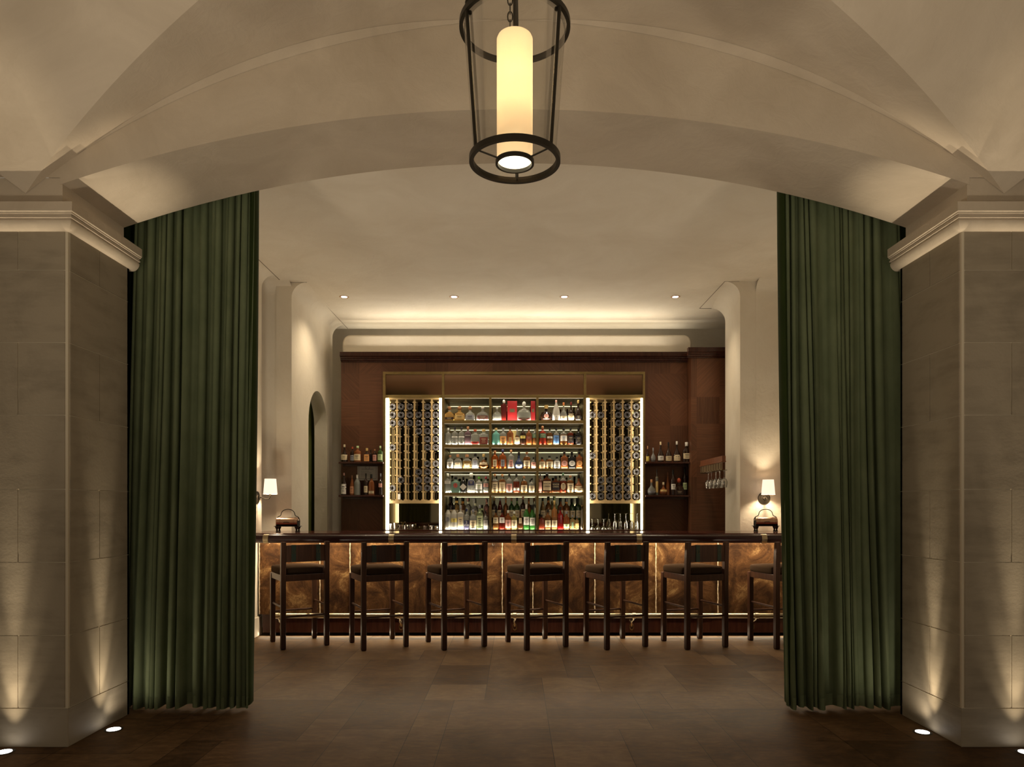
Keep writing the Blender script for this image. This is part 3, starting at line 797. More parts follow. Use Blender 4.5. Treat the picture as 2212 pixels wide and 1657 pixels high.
# ------------------------------------------------------------------ wine racks
def rack(side, ups, x0, x1, leds):
    root = thing('wine_rack', f'tall lit wine rack of pale slats at {side} of the bottle shelves', 'wine rack', (0, DB, 0), 0, 'lit wine racks either side of the shelves')
    def q(mb, name, m, **k):
        mb.v = [(x, y-DB, z) for x, y, z in mb.v]; return mb.build(name, m, root, **k)
    zt, zl = zb(861), zb(1081)
    ys = [868.3 + 17.62*i for i in range(13)]
    for i, u in enumerate([x0] + ups + [x1]):
        mb = MB()
        for dd in (.03, .27):
            wpx = 1.8 if dd < .1 else 1.3
            if 0 < i < len(ups)+1: mb.box(xb(u-wpx), xb(u+wpx), DB+dd, DB+dd+.02, zl, zt)
            else: mb.box(xb(u-.8), xb(u+.8), DB+dd, DB+dd+.02, zl, zt)
            for y in ys:
                l = 2.9 if 0 < i < len(ups)+1 else 3.0
                a, c = (u-l-.8 if i > 0 else u), (u+l+.8 if i < len(ups)+1 else u)
                mb.box(xb(a), xb(c), DB+dd-.006, DB+dd+.05, zb(y+1.2), zb(y-1.2))
        q(mb, 'upright', M_rack)
    mb = MB(); mb.box(xb(x0), xb(x1), DB+.01, DB+.34, zb(1087.5), zb(1081)); q(mb, 'bottom_shelf', M_rack, bevel=.002)
    mb = MB(); mb.box(xb(x0), xb(x1), DB+.02, DB+.34, zb(862), zb(859.6)); q(mb, 'top_rail', M_rack)
    for a, c in leds:
        mb = MB(); mb.box(xb(a), xb(c), DB+.012, DB+.028, ZD, zb(860)); q(mb, 'led_strip', M_ledge)
    xm = (xb(x0)+xb(x1))/2
    for a, c in leds:
        xx = (xb(a)+xb(c))/2; inw = 1 if xx < xm else -1
        light('AREA', 'rack_light', (xx+inw*.012, -.030, (zb(860)+ZD)/2), 3.6, (1,.88,.64), root, (R(90), 0, R(-inw*72)), shape='RECTANGLE', size=.02, size_y=1.7)
    return ys
UL = [856.5, 875.4, 894.4, 913.4, 932]; UR = [1289.2, 1308, 1326.9, 1346, 1365.2]
ysr = rack('left', UL, 840.5, 948.5, ((833,839.5),(948.5,954)))
rack('right', UR, 1273.5, 1384.5, ((1267,1273.2),(1384.8,1388.6)))

root = thing('price_card', 'small white card hanging low in the left wine rack', 'card', (xb(861.5), DB+.02, zb(1073)))
mb = MB(); mb.box(-.015,.015,0,.003,-.036,.036); mb.build('card', mat('white card', (.85,.83,.78), .5), root)
mb = MB(); mb.tube([(0,.0015,.036),(0,.0015,.06)], .0015, 6); mb.build('string', M_bronze, root)
M_wine = mat('dark wine bottle', (.008,.006,.004), .14, spec=.35)
M_foil = mat('dark foil', (.03,.006,.006), .35)
def wine_proto():
    root = thing('wine_bottle', 'x', 'bottle', (0,0,0), 0, 'wine bottles lying in the racks')
    mb = MB(); mb.lathe([(.012,.006),(.022,.003),(.030,-.002),(.036,.0),(.0385,.006),(.0385,.19),(.034,.205),(.020,.225),(.0145,.24),(.0145,.29)][::1], n=24, axis='y')
    mb.v = [(x, -y, z) for x, y, z in mb.v]
    mb.build('glass', M_wine, root, smooth=True, angle=50)
    mb = MB()
    for r_, t_ in ((.0366, .0013), (.0225, .0010)):
        mb.tube([(r_*math.cos(q), -.001, r_*math.sin(q)) for q in [2*math.pi*i/24 for i in range(24)]], t_, 6, closed=True)
    mb.build('highlight_rings', mat('pale highlight ring', (.42,.40,.45), .25, metal=.35), root, smooth=True)  # pale colour of these added rings stands in for LED highlights on the base
    return root
wp_ = wine_proto(); bpy.context.view_layer.update(); remember(wp_)
colsL = [847.2, 865.8, 884.7, 903.8, 923, 940.8]; colsR = [1280.3, 1298.6, 1317.4, 1336.5, 1355.6, 1374.9]
occL = {0:[0,1,2,4,5],1:[0,1,2,3,4,5],2:[0,1,2,3,4,5],3:[3,4,5],4:[4,5],5:[0,4,5],7:[4,5],8:[3,4,5],9:[1,3,4,5],10:[0,3,4,5]}
occR = {0:[3,4,5],1:[0,1,3,4,5],2:[3,4,5],4:[3,4,5],5:[3,4,5],6:[0,4,5],7:[2,3,4],8:[3,4,5],9:[1,2,3,4],10:[1,2,3,4],11:[0,1,2,3,4,5]}
on = ['first','second','third','fourth','fifth','sixth','seventh','eighth','ninth','tenth','eleventh','twelfth']
first = True
for side, cols, occ in (('left', colsL, occL), ('right', colsR, occR)):
    for r, cs in occ.items():
        for c in cs:
            o = wp_ if first else copy_tree(wp_); first = False
            o.location = (xb(cols[c]), DB+.018, zb(ysr[r]+10.0)-.0)
            o['label'] = f'dark wine bottle lying in the {side} rack, {on[r]} row down, {on[c]} column from left'

# ------------------------------------------------------------------ bottles
PROF = {  # (height fraction, half width fraction), cap start, cap radius, superellipse exponent, depth ratio
 'std':  ([(0,.93),(.02,1),(.60,1),(.66,.92),(.72,.50),(.77,.30),(.88,.27)], .86, .33, 1.0, 1.0),
 'sq':   ([(0,.94),(.02,1),(.64,1),(.68,.92),(.72,.42),(.76,.32),(.86,.30)], .85, .36, .35, .8),
 'pat':  ([(0,.95),(.03,1),(.30,.98),(.46,.84),(.56,.48),(.61,.28),(.72,.27)], .70, .40, .4, .8),
 'dome': ([(0,.95),(.03,1),(.30,1),(.42,.93),(.52,.72),(.59,.42),(.64,.20),(.76,.19)], .75, .27, .6, .5),
 'wine': ([(0,.93),(.02,1),(.60,1),(.68,.75),(.76,.40),(.84,.33),(.9,.33)], .80, .36, 1.0, 1.0),
 'cognac':([(0,.80),(.02,.9),(.16,1),(.32,.97),(.46,.70),(.58,.38),(.70,.25),(.88,.22)], .84, .27, 1.0, .8),
 'cone': ([(0,.95),(.02,1),(.30,1),(.50,.86),(.68,.55),(.82,.28),(.90,.22)], .88, .24, 1.0, 1.0),
 'disc': ([(0,.45),(.03,.68),(.12,.92),(.27,1),(.42,.88),(.54,.55),(.62,.25),(.80,.22)], .78, .34, .9, .4),
 'dec':  ([(0,.72),(.03,.70),(.72,1),(.75,.95),(.78,.35),(.84,.3)], .80, .42, .4, .9),
 'ball': ([(0,.55),(.03,.70),(.15,.98),(.28,1),(.42,.80),(.52,.45),(.62,.24),(.82,.24)], .80, .28, 1.0, .9),
 'frost':([(0,.95),(.02,1),(.55,1),(.64,.90),(.72,.62),(.80,.34),(.88,.30)], .82, .34, 1.0, 1.0),
 'arch': ([(0,.97),(.02,1),(.42,1),(.54,.93),(.64,.72),(.70,.38),(.82,.34)], .80, .38, .6, .55),
}
MC = {}
def gm(kind, col):
    key = (kind, col)
    if key not in MC:
        if kind == 'g': m = mat('bottle glass', col, .06, trans=.75, ior=1.35); 
        elif kind == 'f': m = mat('frosted glass', col, .45, trans=.25)
        elif kind == 'd': m = mat('dark glass', col, .08, spec=.7)
        elif kind == 'l': m = mat('bottle label', col, .6)
        elif kind == 'c': m = mat('bottle cap', col, .35)
        MC[key] = m
    return MC[key]
CL=(.80,.82,.76); GO=(.80,.52,.18); AM=(.50,.21,.06); DR=(.30,.03,.015); DK=(.025,.010,.006); BK=(.008,.008,.008); RE=(.48,.09,.04)
GR=(.10,.45,.08); TE=(.18,.50,.45); PG=(.60,.75,.40); BR_=(.22,.07,.02); FR=(.62,.60,.54); NV=(.02,.025,.10); VI=(.16,.10,.12)
CR=(.78,.66,.44); WH=(.85,.83,.78); PK=(.75,.38,.32); YE=(.80,.66,.18); LR=(.22,.045,.035); BL_=(.12,.28,.62); GN=(.10,.22,.14); LO=(.80,.40,.14); GY=(.30,.31,.36); BB=(.03,.025,.03)
CO=(.45,.22,.10); GD=(.60,.42,.16)
words = []
def text_mesh(s, size, depth=.0004):
    cu = bpy.data.curves.new('lettering', 'FONT'); cu.body = s; cu.size = size; cu.align_x = 'CENTER'; cu.align_y = 'CENTER'; cu.extrude = depth; cu.resolution_u = 2
    o = bpy.data.objects.new('lettering', cu); C.objects.link(o); bpy.context.view_layer.update()
    me = bpy.data.meshes.new_from_object(o.evaluated_get(bpy.context.evaluated_depsgraph_get()))
    bpy.data.objects.remove(o); return me

def bottle(kind, cx, base_z, D, wpx, hpx, gk, gcol, cap, lab, label, group, lz=(.10,.48), txt=None, tcol=None, fill=None, lw=.86, oval=False, diamond=False):
    prof, cs, cr, e, dr = PROF[kind]
    W = wpx*1.10/F*D/2; Hh = hpx/F*D; x0 = X(cx, D)
    root = thing('bottle', label, 'bottle', (x0, D, base_z), 0, group)
    n = 20
    def ring(z, r, dr_=dr, e_=e):
        out = []
        for q in range(n):
            a = 2*math.pi*(q+.5)/n; c, s = math.cos(a), math.sin(a)
            out.append((r*W*math.copysign(abs(c)**e_, c), r*W*dr_*math.copysign(abs(s)**e_, s), z*Hh))
        return out
    mb = MB(); fl = fill if fill is not None else 0
    lo = [p for p in prof]
    for i in range(len(lo)-1):
        m = 0 if (fill is None or lo[i+1][0] <= fill + .05) else 1
        mb.rings([ring(*lo[i]), ring(*lo[i+1])], True, i == 0, i == len(lo)-2, m)
    if kind == 'disc':
        for q in range(-5, 6):
            a = R(q*26 - 90); mb.lathe([(.001,-.5*W*.3),(W*.14,0),(.001,.5*W*.3)], c=(W*.92*math.cos(a), 0, Hh*.27 + W*.92*math.sin(a)*.95), n=8, axis='y')
    ms = [gm(gk, gcol)] + ([gm('g', CL)] if fill is not None else [])
    body = mb.build('glass', ms, root, smooth=True, angle=50)
    mb = MB()
    rc = cr*W
    if kind in ('pat','dome','dec'):
        h0, h1 = cs*Hh, Hh
        mb.lathe([(rc*math.sin(math.pi*max(.12, min(.97, t/8))), h0 + (h1-h0)*(1-math.cos(math.pi*t/8))/2) for t in range(9)], n=14)
    else:
        mb.lathe([(rc*.96, cs*Hh), (rc, cs*Hh+.002), (rc, Hh-.002), (rc*.9, Hh)], n=14)
    mb.build('stopper', gm('c', cap), root, smooth=True, angle=50)
    if lab:
        mb = MB(); z0, z1 = lz[0]*Hh, lz[1]*Hh
        def rad(z):
            f = z/Hh
            for (a, ra), (b_, rb2) in zip(prof, prof[1:]):
                if a <= f <= b_: return ra + (rb2-ra)*(f-a)/(b_-a+1e-9)
            return prof[-1][1]
        def front(x, z):
            r = max(rad(z), .3)*W; t = min(.985, abs(x)/r)
            if e < .9:
                c = t**(1/e); s = math.sqrt(max(0, 1-c*c)); return -(r*dr*s**e) - .0012
            return -(r*dr*math.sqrt(1-t*t)) - .0012
        if oval or diamond:
            zc, hz, hx = (z0+z1)/2, (z1-z0)/2, lw*W*.95
            K = 4 if diamond else 18
            pts = [(hx*math.cos(2*math.pi*q/K), zc+hz*math.sin(2*math.pi*q/K)) for q in range(K)]
            yf = min(front(p[0]*.6, p[1]) for p in pts) - .001
            mb.add([(p[0], yf, p[1]) for p in pts], [tuple(range(K))])
        else:
            nn = 8; xs = [-lw*W + 2*lw*W*q/nn for q in range(nn+1)]; zz = [z0+(z1-z0)*q/3 for q in range(4)]
            mb.rings([[(x, front(x, z), z) for x in xs] for z in zz], closed=False)
            yf = min(front(0, z0), front(0, z1)) - .0008
        lb = mb.build('label', gm('l', lab), root, smooth=True, angle=60)
        if txt:
            for row, s in enumerate(txt.split('/')):
                me = text_mesh(s, 1.0); me.materials.append(gm('l', tcol or BB))
                wmax = max(v.co.x for v in me.vertices) - min(v.co.x for v in me.vertices)
                sc = min(lw*W*1.8/wmax, (z1-z0)*.45)
                t = bpy.data.objects.new('lettering', me); C.objects.link(t); t.parent = lb
                t.rotation_euler = (R(90),0,0); t.scale = (sc, sc, 1)
                t.location = (0, yf-.0012, z1-(z1-z0)*(.26+.30*row))
        elif wpx > 8 and not diamond:
            # fine print bands on the label
            mb = MB(); yy = yf - .0006
            for t_, hw_, hh in ((.72,.55,.035),(.52,.38,.02),(.30,.46,.02)):
                zc = z0+(z1-z0)*t_; mb.box(-lw*W*hw_*(.7 if oval else 1), lw*W*hw_*(.7 if oval else 1), yy, yy+.0004, zc-hh*(z1-z0), zc+hh*(z1-z0))
            mb.build('print', gm('l', tcol or (BB if max(lab) > .3 else CR)), lb)
    return root

SH = {'top': zb(908), 'second': zb(960.5), 'third': zb(1012), 'fourth': zb(1064.5)}
rows = {
'top': {'left': [
 ('pat',971,20,31,'g',GO,CO,DK,'squat pale gold bottle with dark base label',dict(lz=(.05,.22))),
 ('pat',993,22,31,'g',GO,CO,GD,'squat golden bottle with gold label',dict(lz=(.08,.36))),
 ('pat',1015.5,20,31,'g',CL,CO,GY,'squat clear bottle with silver grey label',dict(lz=(.06,.38))),
 ('dome',1042.7,26,31,'g',CL,WH,(.13,.05,.045),'wide domed clear bottle with dark red label',dict(lz=(.08,.34)))],
 'middle': [
 ('dome',1073.7,19,31,'g',CL,CL,None,'domed clear bottle with glass stopper',{}),
 ('dec',1088.5,13,45,'d',(.10,.008,.006),CL,None,'tall tapered dark red decanter with crystal stopper',{}),
 ('dome',1132,28,41,'g',CL,CL,(.10,.02,.02),'wide crystal decanter between crimson box panels',dict(lz=(.02,.13)))],
 'right': [
 ('disc',1180,24,33,'d',DK,GD,PK,'dark scalloped disc bottle with pink oval label',dict(lz=(.14,.44),oval=True,lw=.42)),
 ('cone',1201.5,16,44,'f',FR,PK,WH,'tall frosted cone bottle with white label',dict(lz=(.02,.25),txt='y',lw=.95)),
 ('cognac',1217.5,15,39,'g',CL,(.65,.22,.06),CR,'clear teardrop bottle with orange neck and cream label',dict(lz=(.02,.25),lw=.95)),
 ('cognac',1233.5,14,40,'d',DK,(.20,.02,.02),CR,'dark bottle with red neck and cream label',dict(lz=(.04,.36),lw=.9)),
 ('cognac',1249,15,44,'d',DK,GD,BB,'dark slender bottle with gold cap and black label',dict(lz=(.04,.26),oval=True))]},
'second': {'left': [
 ('std',968,14,36,'g',CL,CL,None,'clear bottle without label',{}),
 ('std',982.5,13.5,38,'g',CL,BB,WH,'clear bottle with dark cap and white band',dict(lz=(.40,.47),txt='AVION')),
 ('std',997,13.5,38,'g',GO,BB,WH,'golden bottle with dark cap and white band',dict(lz=(.40,.47),txt='AVION')),
 ('sq',1010.8,13,39,'d',VI,CO,(.08,.05,.06),'dark violet bottle with cork stopper',dict(lz=(.36,.55),txt='AVION',tcol=WH)),
 ('sq',1026.5,17,33,'g',CL,RE,(.55,.05,.04),'square clear bottle with red foot label',dict(lz=(.03,.20))),
 ('sq',1045,19,33,'g',CL,GD,LR,'square clear bottle with wide maroon label',dict(lz=(.03,.48)))],
 'middle': [
 ('std',1071.5,15.5,36,'f',TE,GD,None,'teal frosted bottle',{}),
 ('std',1087,14.5,36,'g',CL,GY,LO,'clear bottle with orange label',dict(lz=(.06,.50))),
 ('std',1102,13.5,39,'d',BR_,BK,GD,'dark brown bottle with small gold label',dict(lz=(.10,.40),lw=.4)),
 ('cognac',1117,12,35,'g',AM,GY,CR,'amber bottle with cream label',dict(lz=(.06,.46))),
 ('std',1129.5,11.5,37,'d',DK,BK,YE,'dark bottle with yellow band label',dict(lz=(.36,.52))),
 ('std',1142.5,12,37,'d',BR_,BK,LR,'dark amber bottle with red label',dict(lz=(.30,.48))),
 ('std',1155,9,39,'g',AM,BK,GN,'slim bottle with green label',dict(lz=(.38,.60)))],
 'right': [
 ('std',1172,15,40,'d',DR,CO,GN,'dark red bottle with green label',dict(lz=(.36,.60))),
 ('std',1187.5,12,36,'g',AM,BK,WH,'amber bottle with white label',dict(lz=(.38,.50))),
 ('std',1201.5,12,36,'g',AM,BK,BL_,'bottle with bright blue label',dict(lz=(.10,.55),lw=.95)),
 ('std',1217.5,15,36,'g',AM,BK,WH,'amber bottle with white and blue label',dict(lz=(.22,.54),tcol=BL_)),
 ('std',1232.5,12.5,36,'g',RE,BK,BB,'reddish bottle with black label',dict(lz=(.10,.54))),
 ('std',1249.5,13,36,'d',BK,BK,BB,'black bottle with black label',dict(lz=(.10,.50)))]},
'third': {'left': [
 ('std',972.5,14,28,'g',CL,CO,WH,'short clear bottle with white label',dict(lz=(.06,.50))),
 ('arch',989,17,30,'g',CL,CO,CR,'arched clear bottle with brown stopper',dict(lz=(.16,.42),lw=.6)),
 ('arch',1009,18,30,'g',GO,CO,CR,'arched pale gold bottle',dict(lz=(.12,.34),lw=.6)),
 ('arch',1026.5,15,33,'g',CL,BK,GY,'clear bottle with black cap and grey arch label',dict(lz=(.12,.52),lw=.6)),
 ('ball',1044.8,19,31,'g',AM,GD,CR,'round amber bottle with cream band',dict(lz=(.26,.42)))],
 'middle': [
 ('std',1069,15,38,'g',(.80,.20,.03),CO,CR,'orange bottle with narrow striped label',dict(lz=(.10,.50),lw=.5)),
 ('std',1086,15,41,'g',(.80,.22,.05),NV,GY,'orange bottle with dark blue cap',dict(lz=(.10,.46),lw=.5)),
 ('std',1104,14,40,'g',AM,CO,PK,'amber bottle with pink grey label',dict(lz=(.10,.46),lw=.5)),
 ('ball',1121,17,35,'d',(.03,.05,.14),BK,WH,'round dark blue bottle with black neck',dict(lz=(.08,.24),lw=.7)),
 ('std',1138,14.5,35,'g',AM,CO,CR,'amber bottle with large cream label',dict(lz=(.12,.48))),
 ('std',1152.5,10.5,24,'g',AM,BK,PK,'small amber bottle',dict(lz=(.12,.55)))],
 'right': [
 ('std',1171,14,24,'d',BR_,BK,CR,'short dark bottle with cream label',dict(lz=(.14,.60),lw=.95)),
 ('std',1187,15,27,'g',AM,BK,CR,'short amber bottle with wide black cap',dict(lz=(.12,.54))),
 ('std',1203,14,25,'g',AM,BK,WH,'short amber bottle with pale label',dict(lz=(.16,.62))),
 ('sq',1219,14,36,'d',BR_,BK,PK,'square dark bottle with pink round emblem',dict(lz=(.14,.46),oval=True,lw=.9)),
 ('sq',1235.3,14.5,36,'d',BK,BK,WH,'square black bottle with white round emblem',dict(lz=(.14,.46),oval=True,lw=.9)),
 ('sq',1251.3,13.5,36,'d',BR_,BK,LO,'square dark bottle with orange round emblem',dict(lz=(.14,.46),oval=True,lw=.9))]},
'fourth': {'left': [
 ('sq',967.5,14,41,'g',CL,CL,WH,'tall clear bottle with high white label',dict(lz=(.46,.62))),
 ('sq',984.5,18.5,34,'g',(.45,.66,.56),BK,(.55,.12,.10),'pale teal bottle with round red emblem',dict(lz=(.30,.60),oval=True,lw=.48)),
 ('std',1001,14,34,'d',BK,BK,WH,'black bottle with white diamond label',dict(lz=(.14,.58),diamond=True,lw=1.05)),
 ('arch',1018,17,42,'g',CL,CL,NV,'tall clear bottle with dark blue label',dict(lz=(.38,.62),lw=.7)),
 ('std',1034.7,14.5,34,'g',CL,(.12,.45,.04),WH,'clear bottle with bright green cap and white label',dict(lz=(.22,.56),tcol=(.2,.42,.05))),
 ('std',1049.8,11.5,34,'g',RE,(.55,.03,.06),PK,'red bottle with pink label and red cap',dict(lz=(.36,.58)))],
 'middle': [
 ('std',1069,14,40,'g',AM,CO,CR,'amber bottle with tall cream label',dict(lz=(.08,.56),lw=.95)),
 ('std',1085,14,40,'g',AM,CO,CR,'amber bottle with tall pale gold label',dict(lz=(.08,.56),lw=.95,tcol=GD)),
 ('std',1100,13.5,40,'g',AM,BK,PK,'amber bottle with dark cap and pink label',dict(lz=(.08,.48),lw=.95)),
 ('std',1115.5,13,40,'g',RE,BK,WH,'red bottle with white label and black neck',dict(lz=(.12,.26))),
 ('std',1132,14,35,'g',AM,CO,CR,'amber bottle with square cream label',dict(lz=(.08,.46))),
 ('std',1148.5,13,31,'g',AM,BK,CR,'short amber bottle with cream label',dict(lz=(.16,.48)))],
 'right': [
 ('std',1167,7.5,41,'g',PK,BK,PK,'slim pink bottle beside the divider',dict(lz=(.10,.55))),
 ('sq',1181.5,17.5,42,'g',BR_,BK,CR,'square amber bottle with cream label and dark wax cap',dict(lz=(.12,.58),txt='KNOB/CREEK')),
 ('sq',1200.5,16,36,'g',BR_,BK,BB,'square amber bottle with black label and wax cap',dict(lz=(.16,.60),txt='KNOB/CREEK',tcol=CR)),
 ('std',1216.3,13,42,'g',RE,(.03,.08,.04),CR,'red bottle with cream oval label',dict(lz=(.14,.50),oval=True,lw=.8)),
 ('std',1232,14,37,'g',AM,CO,CR,'amber bottle with tall cream label',dict(lz=(.06,.54),lw=.95)),
 ('ball',1250,18.5,39,'d',BR_,BK,CR,'broad dark bottle with low cream label',dict(lz=(.05,.36),lw=.9))]}}
grp = {'top': 'bottles on the top shelf', 'second': 'bottles on the second shelf', 'third': 'bottles on the third shelf', 'fourth': 'bottles on the fourth shelf'}
for s, bays in rows.items():
    for bay, lst in bays.items():
        for k, t in enumerate(lst):
            kind, cx, wp2, hp, gk, gc, cap, lab, desc, kw = t
            D = DB + .055
            if gk == 'g' and gc in (AM, RE, GO) and 'fill' not in kw: kw['fill'] = (.60, .68, .54)[k % 3]
            if s == 'second' and k == 0 and bay == 'left': pass
            bottle(kind, cx, SH[s]+.0005, D, wp2*.97, hp+.6, gk, gc, cap, lab, f'{desc}, {s} shelf, {bay} bay', grp[s], **kw)
# crimson presentation box standing open on the top shelf
for (a, c, wd) in ((1096, 1117, 'left of the crystal decanter'), (1146.6, 1156.3, 'right of the crystal decanter')):
    D = DB+.10
    root = thing('presentation_box', f'crimson presentation box on the top shelf, {wd}', 'box', (X((a+c)/2, D), D, SH['top']), 0, 'crimson boxes on the top shelf')
    mb = MB(); hw_ = (c-a)/2/F*D; mb.box(-hw_, hw_, 0, .06, .0005, 44/F*D); mb.build('case', mat('crimson lacquer', (.50,.03,.035), .35), root, bevel=.002)
    mb = MB(); mb.box(-hw_*.5, hw_*.5, -.002, 0, .12, .165); mb.build('plate', M_brass, root)

# deck: front row and rear row
deckF = {'left': [
 ('frost',967.5,13.5,51,'f',FR,BK,GY,'frosted bottle with black cap and dark emblem',dict(lz=(.32,.52),oval=True,lw=.6)),
 ('frost',981,13.5,51,'f',FR,BK,YE,'frosted bottle with yellow label',dict(lz=(.30,.46),tcol=NV)),
 ('sq',995,13,51,'f',FR,GY,CR,'frosted square bottle with framed rectangular label',dict(lz=(.10,.52),lw=.7)),
 ('std',1008,11.5,44,'g',CL,NV,(.04,.04,.09),'clear bottle with dark lettered sleeve',dict(lz=(.02,.44),lw=.97,txt='3/VOD',tcol=WH)),
 ('std',1022,15,42,'g',CL,GY,CR,'clear bottle with pictured cream label',dict(lz=(.10,.46))),
 ('std',1036.5,13.5,52,'g',PG,GY,(.60,.66,.40),'pale green bottle with green label',dict(lz=(.14,.56),lw=.95)),
 ('std',1049,10,39,'g',CL,BK,(.55,.52,.50),'small clear bottle with grey label',dict(lz=(.12,.50)))],
 'middle': [
 ('std',1071,12,41,'g',AM,BK,CR,'amber bottle with arched pale label',dict(lz=(.32,.62))),
 ('std',1084.5,12,41,'g',DR,BK,WH,'dark red bottle with arched white label',dict(lz=(.34,.62))),
 ('std',1097.5,12,40,'g',(.75,.22,.06),CL,PK,'orange bottle with tall pinkish label',dict(lz=(.08,.50),lw=.95)),
 ('std',1110.7,12,38,'g',YE,CL,CR,'pale yellow bottle with cream label',dict(lz=(.10,.52),lw=.95)),
 ('cognac',1124,12,46,'g',BR_,BK,CR,'brown rounded bottle with narrow upright label',dict(lz=(.28,.52),lw=.45)),
 ('wine',1137,11.5,53,'g',GR,(.6,.6,.55),WH,'bright green bottle with white label and white collar',dict(lz=(.18,.50),lw=.95)),
 ('wine',1150,11.5,52,'g',GR,BK,WH,'green bottle with black cap and white label',dict(lz=(.16,.48),lw=.95))],
 'right': [
 ('sq',1169.7,12,31,'g',RE,BK,None,'short cut-glass red bottle',{}),
 ('std',1183.5,13,42,'g',AM,BK,CR,'amber bottle with cream label and black cap',dict(lz=(.12,.46))),
 ('std',1197.5,12,61,'g',(.80,.34,.10),GD,CR,'tall amber bottle with low cream label',dict(lz=(.08,.32))),
 ('sq',1210.3,11.5,48,'g',(.55,.02,.015),BK,None,'deep red square bottle without label',{}),
 ('std',1223.5,12.5,38,'g',(.70,.20,.05),GY,PG,'orange bottle with green label',dict(lz=(.08,.30))),
 ('sq',1236.5,10.5,30,'g',GO,GY,GN,'small golden bottle with dark narrow label',dict(lz=(.10,.50),lw=.35)),
 ('sq',1246.3,8,28,'g',GO,GY,GD,'smallest golden bottle beside the shaker',dict(lz=(.15,.45)))]}
deckR = {'left': [('std',972.5,12,56,'d',DK,BK,'dark brown bottle'),('std',985,12,55,'g',GO,BK,'golden bottle'),('std',998.5,11,54,'g',AM,BK,'amber bottle'),('slim' if 0 else 'std',1010.5,10,53,'g',CL,PK,'clear slim bottle'),('arch',1024,14,52,'g',CL,CL,'broad clear bottle with rounded top'),('std',1050.5,10,52,'g',PK,PK,'rose tinted bottle')],
 'middle': [('std',1067,11,55,'d',DK,GD,'dark bottle with gold cap'),('cone',1080,13,54,'g',DR,GY,'dark red bottle with pale collar'),('std',1092.5,10,55,'g',AM,CO,'amber bottle with orange neck'),('std',1105,11,54,'g',(.05,.14,.04),CO,'dark green bottle with brown cap'),('std',1117,11,54,'g',(.10,.20,.05),BK,'green bottle with black cap'),('std',1130,11,58,'d',DK,PK,'tall dark bottle with pink stopper'),('std',1142.5,10,53,'g',AM,BR_,'amber bottle with red brown cap'),('std',1154,9,53,'g',CL,BR_,'clear bottle with brown cap')],
 'right': [('cone',1173,12,53,'g',GO,BK,'golden conical bottle'),('std',1185.5,11,56,'g',AM,BK,'amber bottle with black cap'),('std',1198.5,11,57,'g',PG,PG,'pale green neck bottle'),('std',1211.5,11,53,'d',BR_,BK,'brown bottle with wide black cap'),('std',1224.5,12,52,'g',AM,GY,'amber bottle with silver cap'),('std',1237,11,52,'d',(.02,.05,.015),BK,'dark green bottle with black cap'),('std',1249.5,11,53,'d',(.02,.05,.015),BK,'darkest green bottle at the end')]}
for bay, lst in deckF.items():
    for kind, cx, wp2, hp, gk, gc, cap, lab, desc, kw in lst:
        bottle(kind, cx, ZD+.0005, DB+.06, wp2*.98, hp+1, gk, gc, cap, lab, f'{desc}, front row by the counter, {bay} bay'.replace(' and white collar',''), 'front row of bottles behind the counter', **kw)
for bay, lst in deckR.items():
    for kind, cx, wp2, hp, gk, gc, cap, desc in lst:
        bottle(kind, cx, ZD+.0855, DB+.265, wp2*1.0, hp, gk, gc, cap, CR if wp2 > 10 else None, f'{desc}, rear row behind the counter, {bay} bay', 'rear row of bottles behind the counter', lz=(.2,.5))
# tall slim metal shaker at the right end of the deck
root = thing('cocktail_shaker', 'tall slim metal shaker standing at the right end of the bottle row', 'shaker', (X(1257.5, DB+.05), DB+.05, ZD))
mb = MB(); mb.lathe([(.022,.0005),(.024,.01),(.020,.15),(.012,.22),(.010,.27),(.013,.285),(.001,.29)], n=20); mb.build('body', mat('steel', (.5,.46,.42), .2, metal=1), root, smooth=True, angle=50)
mb = MB(); mb.lathe([(.001,.288),(.014,.292),(.018,.306),(.012,.32),(.001,.322)], n=16); mb.build('cap', M_brassdark, root, smooth=True)

